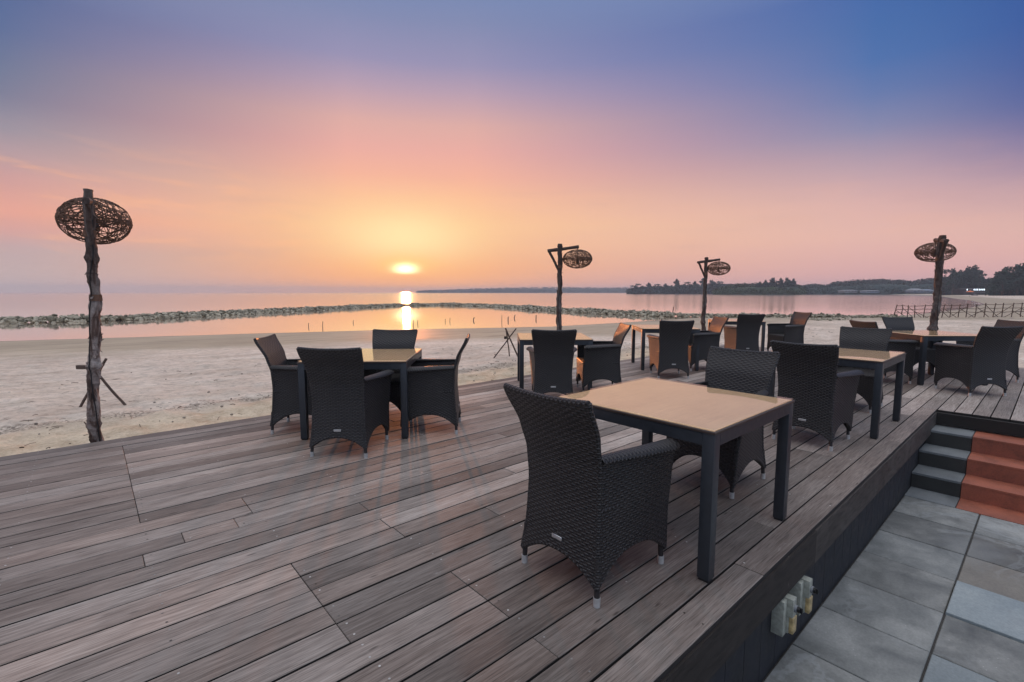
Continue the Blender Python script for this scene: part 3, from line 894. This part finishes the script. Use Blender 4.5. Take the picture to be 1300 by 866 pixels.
def lantern_post(r, d, top, armdir, lean, lscale, rad, seed, label, base=-.35, tilt=0, amp=.04, lsc=(.86, .97), bark='bark'):
    """armdir: direction of the lantern arm, angle to the right of the view"""
    x, y, _ = toDeck(r, d)
    root = empty('lantern_post', (x, y, base)); tag(root, label, 'lamp post', 'driftwood lantern posts along the deck')
    H = top-base; R = random.Random(seed)
    path = wob_path((0, 0, 0), (lean[0], lean[1], H), amp, 110, seed*3.7)
    path = [p-(path[0]) for p in path]
    b = MB()
    def rr(t):
        k = 1.08-.28*t
        return rad*k*(1+.16*noise.noise(Vector((t*17, seed, 0)))+.7*max(0, noise.noise(Vector((t*24, seed+4, 0)))-.22))
    b.tube(path, rr, 20, True, jit=.38)
    # loose bark flakes and knots
    for k in range(46):
        t = R.uniform(.03, .97); i = int(t*110); p = path[i]; q = R.uniform(0, 2*pi)
        o_ = Vector((cos(q), sin(q), 0)); r0 = rr(t)
        L = R.uniform(.02, .07); wd = R.uniform(.008, .022)*rad/.055; side_ = Vector((-sin(q), cos(q), 0))
        base_ = p+o_*r0*.9; tip = base_+o_*R.uniform(.008, .028)+Vector((0, 0, R.choice([-1, 1])*L))
        vs = [base_-side_*wd, base_+side_*wd, tip+side_*wd*.5, tip-side_*wd*.6]
        vs += [v-o_*.006 for v in vs]
        b.add(vs, [(0,1,2,3),(7,6,5,4),(0,4,5,1),(1,5,6,2),(2,6,7,3),(3,7,4,0)])
    post = b.build('trunk', MT[bark], root)
    tp = path[-1]; arm_z = tp.z-.10
    aw = HD-radians(armdir); dv = Vector((cos(aw), sin(aw), 0))
    L = lscale
    a0 = tp-dv*.28*L; a0.z = arm_z-.035; a1 = tp+dv*.42*L; a1.z = arm_z+.045
    b = MB(); sidev = Vector((-dv.y, dv.x, 0))*(rad*.95)
    b.tube(wob_path(a0+sidev*.0, a1, .012, 26, seed+2), lambda t: rad*.62*(1+.12*noise.noise(Vector((t*9, seed, 3)))), 14, True, jit=.22); b.build('arm', MT[bark], root)
    b = MB(); e0 = a0+dv*.03; e1 = path[int(110*(1-.50/H*1.0))]-dv*rad*.3
    b.tube(wob_path(e0, e1, .012, 16, seed+8), rad*.5, 12, True, jit=.22); b.build('brace', MT[bark], root)
    lc = tp+dv*.40*L; 
    global LM
    lantern = LM if LM else lantern_mesh(4).build('lantern_shade', MT['cane'])
    if LM: lantern = LM.copy(); COL.objects.link(lantern)
    LM = LM or lantern
    lantern.parent = root; sc_ = lscale
    lantern.location = (lc.x, lc.y, arm_z-.195*sc_-.02+(.06 if seed == 1 else 0)); lantern.scale = (lsc[0], lsc[0], lsc[1]); lantern.rotation_euler = (0, tilt, seed*1.3)
    b = MB(); p = lantern.location
    b.tube([(p.x, p.y, arm_z+.03), (p.x, p.y, p.z+.05)], .007, 8); b.tube([(p.x, p.y, p.z+.05), (p.x, p.y, p.z-.02)], .02, 12)
    b.tube([(p.x, p.y, p.z-.02), (p.x, p.y, p.z-.05), (p.x, p.y, p.z-.085), (p.x, p.y, p.z-.10)], lambda t: (.018, .032, .03, .012)[min(3, int(round(t*3)))], 12)
    b.build('bulb_holder', MT['black'], root)
    # cable down the trunk
    b = MB(); cp = []
    for i in range(0, 100):
        q = .8*sin(i*.08)+(HD+pi+.4); cp.append(path[i]+Vector((cos(q), sin(q), 0))*rr(i/110)*1.12)
    b.tube(cp, .005, 6); b.build('cable', MT['rope'], root)
    # binding bands
    for t in ((.86, .64) if seed == 1 else (.84,)):
        i = int(110*t); b = MB(); b.tube([path[i]-Vector((0, 0, .03)), path[i], path[i]+Vector((0, 0, .03))], rr(t)*1.2, 16, True, jit=.2); b.build('binding', MT['cane'], root)
    return root
lantern_post(-3.98, 4.47, 2.32, -36, (.125, -.107), .9, .044, 1, 'driftwood lantern post at the far left deck edge, woven shade behind its top', amp=.05, lsc=(.85, 1.17))
lantern_post(.90, 9.45, 2.33, 88, (.02, -.03), .86, .050, 2, 'driftwood lantern post right of the sun, arm to the right with an orange-glowing woven shade', bark='bark2')
lantern_post(5.10, 12.75, 2.31, 85, (0, 0), .86, .050, 3, 'thin driftwood lantern post in front of the wooded island, pale woven shade on its arm', bark='bark2')
lantern_post(8.57, 9.75, 2.53, 27, (.03, -.02), .95, .066, 4, 'driftwood lantern post at the right, behind the rightmost table, with dark woven shade', amp=.022, lsc=(1., 1.08), bark='bark2')

# ------------------------------------------------------------------ crossed stick stands on the sand
def stick_stand(c, sticks, label, extra=None):
    x, y, _ = toDeck(*c); z0 = -.36
    root = empty('stick_stand', (x, y, z0)); tag(root, label, 'stick stand', 'crossed stick stands on the sand')
    rg = Vector((sin(HD), -cos(HD), 0)); fw = Vector((cos(HD), sin(HD), 0))
    for (r0, d0, h0, r1, d1, h1, rad) in sticks:
        b = MB(); b.tube(wob_path(rg*r0+fw*d0+Vector((0, 0, h0)), rg*r1+fw*d1+Vector((0, 0, h1)), .01, 14, r0*9), rad, 10, jit=.15)
        b.build('stick', MT['stick'], root)
    if extra:
        for (r0, r1, h, th) in extra:
            b = MB(); m_ = Matrix.Rotation(HD-pi/2, 4, 'Z')
            b.box(r0, r1, -.02, .02, h-th, h+th, M=m_); o = b.build('board', MT['stick'], root); bevel(o, .008)
    b = MB(); b.tube([(0, 0, .56), (0, 0, .60), (0, 0, .63)], .035, 10); b.build('lashing', MT['rope'], root)
    return root
stick_stand((-.17, 12.3), [(-.36, 0, -.02, .28, .05, .83, .016), (.38, -.05, -.02, .0, 0, .84, .020), (.12, .5, -.02, .02, -.1, .80, .016)],
            'crossed dark stick stand on the open sand, left of the table straight ahead')
stick_stand((-6.12, 7.0), [(-.31, -.05, -.02, .10, .05, .78, .018), (.33, .1, .0, -.08, 0, .66, .018), (.08, -.2, -.02, -.01, .05, .62, .020)],
            'crossed stick stand with a small board, on the sand behind the leftmost lantern post', [(-.30, .0, .66, .03), (.03, .10, .70, .02)])

# ------------------------------------------------------------------ breakwater
def polyline_at(pts, s_):
    for a, b_ in zip(pts[:-1], pts[1:]):
        L = sqrt((b_[0]-a[0])**2+(b_[1]-a[1])**2)
        if s_ <= L: t = s_/L; return (a[0]+(b_[0]-a[0])*t, a[1]+(b_[1]-a[1])*t, (b_[0]-a[0])/L, (b_[1]-a[1])/L)
        s_ -= L
    return None
def rock(b, c, r, R, tone):
    # an irregular low rock
    vs = []; fs = []
    ico = ICO
    rot = Matrix.Rotation(R.uniform(0, 6.28), 3, 'Z') @ Matrix.Rotation(R.uniform(0, 6.28), 3, 'X')
    sc_ = (R.uniform(.7, 1.3), R.uniform(.6, 1.1), R.uniform(.5, .85)); ph = R.uniform(0, 50)
    for v in ico[0]:
        p = rot @ Vector(v); k = 1+.45*noise.noise(Vector(v)*1.5+Vector((ph, 0, 0)))
        vs.append((c[0]+p.x*r*sc_[0]*k, c[1]+p.y*r*sc_[1]*k, c[2]+p.z*r*sc_[2]*k))
    b.add(vs, ico[1], None, tone)
bm = bmesh.new(); bmesh.ops.create_icosphere(bm, subdivisions=2, radius=1)
ICO2 = ([tuple(v.co) for v in bm.verts], [tuple(v.index for v in f.verts) for f in bm.faces]); bm.free()
bm = bmesh.new(); bmesh.ops.create_icosphere(bm, subdivisions=1, radius=1)
ICO = ([tuple(v.co) for v in bm.verts], [tuple(v.index for v in f.verts) for f in bm.faces]); bm.free()
bw = [px(-260, 413), px(0, 410.), px(150, 406.5), px(300, 398.6), px(400, 393.8), px(450, 391), px(500, 388.6), px(560, 387.6), px(620, 389), px(700, 394), px(780, 398.5), px(860, 402), px(930, 403), px(1000, 403.5), px(1060, 404), px(1140, 404.2)]
R = random.Random(21); b = MB(); s_ = 0
total = sum(sqrt((q[0]-p[0])**2+(q[1]-p[1])**2) for p, q in zip(bw[:-1], bw[1:]))
for i in range(11000):
    s_ = R.uniform(0, total); q = polyline_at(bw, s_)
    if not q: continue
    x_, d_, tx, ty = q; o_ = R.gauss(0, .8); big = noise.noise(Vector((s_*.25, 0, 0)))*.15
    wdt = 1.0 if s_ < total*.86 else .8
    hmax = (.44+big)*wdt
    h = max(-.05, hmax*(1-abs(o_)/1.9))*R.uniform(.3, 1.0)
    r = R.uniform(.06, .19)*wdt*(1.5 if R.random() < .08 else 1)
    x, y, _ = toDeck(x_-ty*o_*1., d_+tx*o_*1.)
    rock(b, (x, y, WZ+h-r*.15), r, R, rt())
for i in range(120):      # scattered stones in the shallow to the right
    x_, d_ = px(R.gauss(1045, 14), R.gauss(410, 1.2)); x, y, _ = toDeck(x_, d_); rock(b, (x, y, sand_h(x, y, sdist(x_, d_))+.02), R.uniform(.04, .12), R, rt())
tag(b.build('rock_breakwater', MT['rock'], angle=20), 'long low breakwater of loose grey rocks across the water', 'breakwater', kind='stuff')

# scattered bits of wood, weed and shell along the top of the beach
R = random.Random(77); b = MB()
for i in range(950):
    x = R.uniform(-6, 26); k = abs(R.gauss(2.4, .5)) if R.random() < .55 else R.uniform(.05, 7); y = 5.95+k
    r_, d_ = x*sin(HD)-y*cos(HD), x*cos(HD)+y*sin(HD); z = sand_h(x, y, sdist(r_, d_))+.012
    if R.random() < .5: rock(b, (x, y, z), R.uniform(.006, .022), R, rt())
    else:
        q = R.uniform(0, 3.14); L = R.uniform(.02, .09); b.tube([(x-cos(q)*L, y-sin(q)*L, z), (x, y, z+.008), (x+cos(q)*L, y+sin(q)*L, z)], R.uniform(.002, .005), 4, True, (R.uniform(0, .3), 0, 0))
tag(b.build('beach_debris', m_vary('weed_and_driftwood', (.05, .035, .025), (.5, .44, .36)), smooth=False), 'bits of weed, twigs and shell scattered on the sand near the deck', 'debris', kind='stuff')

# stakes standing in the lagoon
stk = [(409, 417, 408, 0), (391, 415, 410, 0), (524.5, 413.5, 406, 0), (517, 413, 408.5, 0), (530, 411, 406, 0), (571, 408, 403.5, 0), (565, 408.5, 405, 0), (601, 407, 403, 1), (653, 404, 400, 1), (637, 408, 400, 0), (645, 407, 402, 0), (448, 410, 406.5, 0), (854, 402, 389.5, 1), (680.5, 405, 400, 0)]
for i, (x_, rb, rtp, ln) in enumerate(stk):
    r, d = px(x_, rb); x, y, _ = toDeck(r, d); h = (rb-rtp)*d/609.
    b = MB(); b.tube([(0, 0, -.3), (.01, 0, h*.5), (.03*(1+ln*2), .01, h)], lambda t: .022-.006*t if d < 35 else .035, 7, jit=.2)
    o = b.build('stake', MT['stick']); o.location = (x, y, WZ)
    places = ['in the still lagoon left of the sun reflection, the taller one there', 'in the lagoon, small and faint, farthest left', 'just right of the sun reflection, the darkest one', 'on the left rim of the sun reflection', 'faint, right of the dark one at the sun reflection', 'dark one midway between the sun reflection and the stick stand', 'paler twin left of the dark one above the right chair', 'leaning one above the right chair of the orange table', 'short leaning one above the stick stand on the sand', 'tall thin one in the lagoon above the stick stand', 'thin one next to the tall one above the stick stand', 'short one near the breakwater, left of the sun reflection', 'tall leaning one on the breakwater left of the wooded island', 'thin one near the second lantern post']
    tag(o, 'thin stake '+places[i], 'stake', 'stakes in the shallow water')

# ------------------------------------------------------------------ rough pole fence on the right
def pole_fence():
    xs = [1134, 1144, 1152, 1161.5, 1172, 1184, 1195, 1205, 1216, 1226, 1237.5, 1249, 1260, 1271.5, 1283.5, 1295, 1307, 1320, 1334]
    lean = [3, 0, -1, 0, 2, 1, 2.4, .8, 0, 1, .8, .2, 1, .4, 1.4, 1, 0, 1, 0]
    R = random.Random(8)
    x0, y0, _ = toDeck(*px(1230, 405, -.55)); root = empty('pole_fence', (x0, y0, -.6))
    tag(root, 'rickety fence of crossed driftwood poles on the sand at the right', 'fence')
    P = []; T = []
    for i, x_ in enumerate(xs):
        f = (x_-1134)/166.; d = lerp(38.5, 36.5, f); r = (x_-650)/609.*d
        base = lerp(404.5, 404.7, f); top = lerp(387.5, 384.6, f)
        zb = CAMH-(base-371)/609.*d; zt = CAMH-(top-371)/609.*d
        a = toDeck(r, d); c_ = toDeck(r+lean[i]*d/609., d+R.uniform(-.1, .1))
        A_ = Vector((a[0]-x0, a[1]-y0, zb+.6-.15)); B_ = Vector((c_[0]-x0, c_[1]-y0, zt+.6+R.uniform(-.03, .06)))
        P.append(A_); T.append(B_)
        b = MB(); b.tube(wob_path(A_, B_, .03, 8, i*2.2), .032, 7, jit=.2); b.build('post', MT['stick'], root)
    for h in (.93, .72, .50):
        i = 0
        while i < len(P)-1:
            j = min(len(P)-1, i+R.choice([3, 4, 5]))
            b = MB(); pts = [P[k].lerp(T[k], h+R.uniform(-.02, .02)) for k in range(i, j+1)]
            b.tube(pts, .022, 6, jit=.15); b.build('rail', MT['stick'], root); i = j
    for i in range(len(P)-2):
        if R.random() < .85:
            a, c_ = (P[i].lerp(T[i], R.uniform(.55, .95)), P[i+2].lerp(T[i+2], R.uniform(.02, .2))) if R.random() < .6 else (P[i].lerp(T[i], R.uniform(.05, .2)), P[i+2].lerp(T[i+2], R.uniform(.5, .9)))
            off = Vector((cos(HD), sin(HD), 0))*R.choice([-.05, .05])
            b = MB(); b.tube([a+off, (a+c_)/2+off, c_+off], .020, 6); b.build('brace', MT['stick'], root)
pole_fence()

# ------------------------------------------------------------------ far shore: woods, trees, buildings
def leafcloud(b, c, rx, ry, rz, n, size, R, flat=.0):
    for i in range(n):
        # within the ellipsoid, denser towards the skin
        v = Vector((R.gauss(0, 1), R.gauss(0, 1), R.gauss(0, 1))).normalized()*(R.random()**.35)
        p = Vector((c[0]+v.x*rx, c[1]+v.y*ry, c[2]+v.z*rz)); t = rt()
        a = Vector((R.gauss(0, 1), R.gauss(0, 1), R.gauss(0, 1))).normalized(); u = a.orthogonal().normalized(); w_ = a.cross(u)
        s1_ = size*R.uniform(.5, 1.3); s2_ = size*R.uniform(.4, 1.)
        b.add([p-u*s1_, p-w_*s2_, p+u*s1_*R.uniform(.6, 1.2), p+w_*s2_], [(0, 1, 2, 3)], None, t)
def make_tree(name, kind, seed):
    """unit-ish tree 10 m tall: kind 0 feathery casuarina, 1 round bushy"""
    R = random.Random(seed); root = empty(name); H = 10.
    b = MB(); lean = R.uniform(-.5, .5)
    trunk = [Vector((lean*t*t, .3*sin(t*3), H*.9*t)) for t in [i/10 for i in range(11)]]
    b.tube(trunk, lambda t: .28*(1-.85*t)+.03, 8)
    cr = MB(); limbs = 19 if kind == 0 else 16
    for k in range(limbs):
        t = R.uniform(.10, .95) if kind == 0 else R.uniform(.12, .75); p = trunk[int(t*10)]; q = R.uniform(0, 6.28)
        L = (1.15-t)*R.uniform(2.2, 3.9) if kind == 0 else R.uniform(1.6, 3.2)
        e = p+Vector((cos(q)*L, sin(q)*L, L*R.uniform(.25, .8)))
        b.tube([p, (p+e)/2+Vector((0, 0, .15)), e], lambda t: .09-.06*t, 5)
        leafcloud(cr, e, R.uniform(.8, 1.5), R.uniform(.8, 1.5), R.uniform(.5, 1.15), 70, .36, R)
        leafcloud(cr, (p+e)/2, .9, .9, .6, 34, .36, R)
    top = trunk[-1]
    leafcloud(cr, top, .9 if kind == 0 else 1.8, .9 if kind == 0 else 1.8, 1.4 if kind == 0 else .9, 110, .34, R)
    b.build('trunk', MT['trunk'], root); cr.build('crown', MT['leaf'] if kind == 0 else MT['leaf'], root, smooth=False)
    return root
protos = [make_tree('casuarina_tree', 0, 3), make_tree('casuarina_tree', 0, 14), make_tree('broadleaf_tree', 1, 5)]
used = [False]*3
trees = [ # photo column, distance, base z, crown-top row, kind, width factor, label
    (809, 560, -.5, 360.5, 2, 1.1), (822, 560, -.5, 359, 0, .9), (833, 570, -.5, 361, 2, 1.2), (844, 560, -.5, 360, 1, 1), (857, 560, -.5, 354.5, 0, .75), (871, 560, -.5, 358.5, 2, 1), (881, 555, -.5, 357, 1, .8), (890, 550, -.5, 353.5, 0, .8), (902, 560, -.5, 355.5, 1, 1), (912, 565, -.5, 357.5, 2, 1),
    (962, 420, 0, 357.5, 1, .7), (970, 420, 0, 355.5, 0, .6), (979, 425, 0, 352.5, 1, .8), (988, 420, 0, 353.5, 0, .7), (997, 420, 0, 352.5, 1, .7), (1005, 425, 0, 354, 0, .6),
    (1196, 300, 0, 343, 2, 1.0), (1206, 290, 0, 341, 1, .9), (1214, 300, 0, 343.5, 0, .9), (1222, 300, 0, 338.5, 1, .95), (1233, 310, 0, 337.5, 0, 1.1), (1241, 300, 0, 347.5, 2, 1.0), (1250, 300, 0, 355, 2, 1.1),
    (1262, 240, .2, 345, 1, 1.1), (1270, 230, .2, 340, 0, 1), (1279, 235, .2, 339.5, 2, 1.2), (1288, 230, .2, 335.5, 1, 1.1), (1297, 230, .2, 332, 0, 1.1), (1308, 230, .2, 333, 2, 1.3), (1325, 230, .2, 330, 1, 1.3)]
words = ['first at the left end of the low headland', 'feathery, second from the left on the headland', 'rounded, on the low headland', 'feathery, left of the lone tall headland one', 'standing tall and thin alone on the headland', 'rounded, just left of the thin lantern post', 'feathery, right behind the thin lantern post', 'tall pointed, immediately right of the thin lantern post', 'spreading, at the right end of the headland trees', 'rounded, last before the green island',
         'lowest and leftmost of the row on the island crest', 'slim, second in the row on the island crest', 'tall, left of centre on the island crest', 'slim, centre of the island crest', 'tall, right of centre on the island crest', 'slim, right end of the island crest',
         'bushy, directly right of the rightmost lantern post', 'feathery, left in the clump over the beach lights', 'slightly lower, between two tall ones over the beach', 'tall, left peak of the clump over the beach', 'tallest and broadest peak of the clump over the beach', 'rounded, sloping down right of the tall peak', 'low, in the dip above the beach lights',
         'feathery, left end of the big grove at the right edge', 'feathery, rising step of the grove at the right edge', 'bushy, middle of the grove at the right edge', 'tall, in the grove by the right edge', 'tallest in view, at the right edge of the picture', 'bushy, cut by the right edge of the picture', 'mostly outside the right edge of the picture']
for i, (x_, d, z0, row, kd, wf) in enumerate(trees):
    r = (x_-650)/609.*d; x, y, _ = toDeck(r, d); H = CAMH-z0+(371-row)/609.*d
    k = H/(10.2 if kd != 2 else 9.6)
    if d > 400: wf *= 1.5
    o = protos[kd] if not used[kd] else copy_tree(protos[kd]); used[kd] = True
    o.location = (x, y, z0); o.scale = (k*wf, k*wf, k); o.rotation_euler.z = i*2.1
    tag(o, ('dark casuarina tree, ' if kd != 2 else 'dark broadleaf tree, ')+words[i], 'tree', 'trees on the far shore')

def forest(name, prof, label, d, depth, dens, size, mat, z0=-.7, seed=2):
    """a wooded ridge: prof = [(photo column, top row)] at distance d, filled with leaf clumps over a solid mound"""
    R = random.Random(seed); b = MB(); cols = []
    n = 90; x0, x1 = prof[0][0], prof[-1][0]
    def top(x_):
        for (a, ra), (c_, rc) in zip(prof[:-1], prof[1:]):
            if x_ <= c_: t = (x_-a)/(c_-a); return lerp(ra, rc, t)
        return prof[-1][1]
    vs = []; fs = []; K = 6
    for i in range(n+1):
        x_ = lerp(x0, x1, i/n); h = CAMH+(371-top(x_))/609.*d
        for k in range(K+1):
            t = k/K; dd = d+depth*t; r = (x_-650)/609.*dd
            x, y, _ = toDeck(r, dd)
            hh = z0+(h*.72-z0)*sin(pi*min(1, .12+t*.9))**.6*(1+.12*noise.noise(Vector((x*.04, y*.04, seed))))
            if k == 0: hh = z0-.5
            vs.append((x, y, hh))
    for i in range(n):
        for k in range(K): fs.append((i*(K+1)+k, (i+1)*(K+1)+k, (i+1)*(K+1)+k+1, i*(K+1)+k+1))
    b.add(vs, fs, None, (.2, .3, .3))
    m_ = int(1.6*dens*(x1-x0))
    for i in range(m_):
        x_ = R.uniform(x0, x1); h = CAMH+(371-top(x_))/609.*d; t = R.random()
        dd = d+depth*R.uniform(0, .75); r = (x_-650)/609.*dd; x, y, _ = toDeck(r, dd)
        hh = z0+(h-z0)*(1-t*t*.95)*R.uniform(.86, 1.04)*(dd-d+depth*.12 > 0)
        tt = (dd-d)/depth; hh = z0+(h-z0)*min(1, (.25+tt*1.6))*R.uniform(.55, 1.05)
        leafcloud(b, (x, y, hh), size*1.6, size*1.6, size*1.1, 9, size*.55, R)
    return tag(b.build(name, mat, smooth=False), label, 'woodland', kind='stuff')
forest('distant_woodland', [(530, 369.8), (600, 366.8), (640, 365.8), (700, 364.8), (760, 365.5), (830, 365), (900, 363.6), (1000, 364), (1060, 366)], 'thin low strip of wooded coast on the horizon right of the sun', 1500, 160, 5, 2.6, MT['leaf'], seed=5)
forest('headland_woodland', [(796, 368), (815, 365), (840, 365), (860, 363.5), (880, 363), (900, 361.5), (925, 361), (935, 363)], 'hazy wooded headland behind the thin lantern post', 560, 60, 9, 1.7, MT['leaf'], seed=6)
forest('island_woodland', [(905, 369.5), (918, 363.5), (940, 361), (965, 360.6), (1000, 360), (1010, 362), (1019, 369)], 'green wooded island right of the thin lantern post', 410, 40, 10, 1.2, MT['leaf2'], seed=7)
forest('shore_woodland', [(1010, 364), (1030, 361.5), (1045, 363), (1060, 358.5), (1085, 356), (1115, 355.2), (1140, 356), (1152, 358.5), (1165, 355.5), (1180, 354), (1200, 352), (1240, 354), (1262, 357), (1300, 352)], 'dark rolling woodland along the far shore', 450, 60, 9, 1.5, MT['leaf'], seed=8)
forest('beach_grove', [(1252, 362), (1262, 353), (1280, 347), (1300, 345), (1345, 342)], 'dense undergrowth of the grove at the right edge', 236, 20, 14, .9, MT['leaf'], z0=-.3, seed=9)
forest('beach_thicket', [(1186, 364), (1196, 355), (1215, 350), (1235, 350), (1252, 360), (1262, 364)], 'dense undergrowth beneath the tree clump over the beach lights', 300, 25, 14, 1.0, MT['leaf'], z0=-.3, seed=10)

def building(x0, x1, d, base, eave, ridge, label, wallm, roofm, nwin, name='beach_building'):
    sc_ = d/609.; r0 = (x0-650)*sc_; r1 = (x1-650)*sc_; x, y, _ = toDeck((r0+r1)/2, d)
    zb = CAMH-(base-371)*sc_; ze = CAMH-(eave-371)*sc_; zr = CAMH-(ridge-371)*sc_
    root = empty(name, (x, y, zb), HD-pi/2); tag(root, label, 'building'); w_ = (r1-r0)/2
    b = MB(); b.box(-w_, w_, 0, 8, -.5, ze-zb); b.build('wall', wallm, root, smooth=False)
    b = MB(); o_ = .8; e = ze-zb+.02; rr = zr-zb
    vs = [(-w_-o_, -o_, e), (w_+o_, -o_, e), (w_+o_, 8+o_, e), (-w_-o_, 8+o_, e), (-w_+1, 4, rr), (w_-1, 4, rr)]
    b.add(vs, [(3, 2, 1, 0), (0, 1, 5, 4), (1, 2, 5), (2, 3, 4, 5), (3, 0, 4)]); b.build('roof', roofm, root, smooth=False)
    for i in range(nwin):
        cx = lerp(-w_, w_, (i+.5)/nwin); b = MB(); ww = w_/nwin*.55
        b.box(cx-ww, cx+ww, -.06, .02, (ze-zb)*.25, (ze-zb)*.8); b.build('window', MT['black'], root, smooth=False)
    return root
building(1070, 1086, 395, 370.8, 369.0, 368.0, 'low white building at the water edge below the wooded hill, left one', MT['white'], MT['white'], 4)
building(1098, 1114, 400, 371., 369.4, 368.5, 'long pale shed at the water edge, right of the low white building', MT['bluewall'], MT['white'], 5)
building(1157, 1170, 400, 370.6, 368.8, 366.3, 'white roofed pavilion left of the rightmost lantern post', MT['bluewall'], MT['white'], 3)
building(1173, 1183, 405, 370.6, 369., 367.2, 'small blue-grey hut beside the white roofed pavilion', MT['bluewall'], MT['bluewall'], 2)
pav = building(1224, 1252, 285, 371.6, 367.4, 366.0, 'dark open pavilion with a row of white lights under the beach trees', MT['hull'], MT['hull'], 7)
em = Mat('cool_lamp_light'); em.b.inputs['Emission Color'].default_value = (.75, .88, 1, 1); em.b.inputs['Emission Strength'].default_value = 5; em.set((.8, .8, .8, 1), .5)
for i, x_ in enumerate([1226.5, 1235.3, 1237.6, 1239.6, 1241.8, 1244, 1246.3, 1248.3, 1256, 1260]):
    b = MB(); d = 283.; sc_ = d/609.; cx = (x_-1242)*sc_; s_ = .13 if i < 8 else .08
    b.tube([(cx, -1.0, 1.45), (cx, -1.0, 1.55+s_), (cx, -1., 1.6+s_*1.6)], lambda t: s_*(1.-.4*t)*1.3, 8)
    b.tube([(cx, -1, 1.55+s_), (cx, -1., 2.4)], .03, 5)
    b.build('light', em.m, pav)
# beach umbrella by the water
r, d = px(1228.5, 377, -.5); x, y, _ = toDeck((1228.5-650)/609.*190, 190)
u = empty('beach_umbrella', (x, y, -.45)); tag(u, 'small orange beach umbrella on the far sand in front of the lit pavilion', 'umbrella')
b = MB(); b.tube([(0, 0, 0), (0, 0, 2.3)], .05, 8); b.build('pole', MT['stick'], u)
b = MB(); n = 12; b.add([(0, 0, 2.5)]+[(1.35*cos(2*pi*i/n), 1.35*sin(2*pi*i/n), 1.95) for i in range(n)]+[(0, 0, 2.4)], [(0, 1+i, 1+(i+1) % n) for i in range(n)]+[(n+1, 1+(i+1) % n, 1+i) for i in range(n)]); b.build('canopy', MT['orange'], u, smooth=False)
def boat(x_, row, L, label, z=WZ, dd=None):
    r, d = px(x_, row, z); x, y, _ = toDeck(r, d)
    root = empty('small_boat', (x, y, z), HD-pi/2+.2); tag(root, label, 'boat', 'small boats near the far beach')
    b = MB(); vs = []; n = 10
    for i in range(n+1):
        t = i/n; w_ = L*.17*sin(pi*min(1, .12+t*.88))**.6; xx = (t-.5)*L; sh = .22*L*.35+abs(t-.45)**2*L*.35
        vs += [(xx, -w_, sh), (xx, -w_*.6, -.1), (xx, w_*.6, -.1), (xx, w_, sh)]
    fs = []
    for i in range(n):
        for k in range(3): fs.append((i*4+k, (i+1)*4+k, (i+1)*4+k+1, i*4+k+1))
        fs.append((i*4+3, (i+1)*4+3, (i+1)*4, i*4))
    b.add(vs, fs+[(0, 1, 2, 3), (n*4+3, n*4+2, n*4+1, n*4)]); b.build('hull', MT['hull'], root)
    b = MB(); b.box(-L*.1, L*.15, -L*.09, L*.09, L*.12, L*.24); b.build('cabin', MT['white'], root)
boat(1235, 375.6, 4, 'small dark boat lying on the far sand right of the orange umbrella', -.45)
boat(990, 372.9, 7, 'tiny boat on the water below the wooded island, far out')
boat(745+85, 372.6, 10, 'tiny boat on the water off the low headland')

# ------------------------------------------------------------------ air
b = MB(); b.box(-2600, 2600, -2600, 2600, -6.5, 26)
hz = b.build('haze', MT['black'], smooth=False); hm = bpy.data.materials.new('sea_haze'); hm.use_nodes = True; hn = hm.node_tree; hn.nodes.clear()
ho = hn.nodes.new('ShaderNodeOutputMaterial'); hv = hn.nodes.new('ShaderNodeVolumePrincipled'); hv.inputs['Density'].default_value = .00038
hv.inputs['Color'].default_value = (.80, .88, 1., 1); hv.inputs['Anisotropy'].default_value = .0
hn.links.new(hv.outputs[0], ho.inputs['Volume']); hz.data.materials.clear(); hz.data.materials.append(hm); tag(hz, kind='stuff')

# ------------------------------------------------------------------ render settings
S.view_settings.view_transform = 'Standard'; S.view_settings.look = 'None'; S.view_settings.exposure = 0; S.view_settings.gamma = 1
S.render.resolution_x = 1024; S.render.resolution_y = 682
S.render.engine = 'CYCLES'
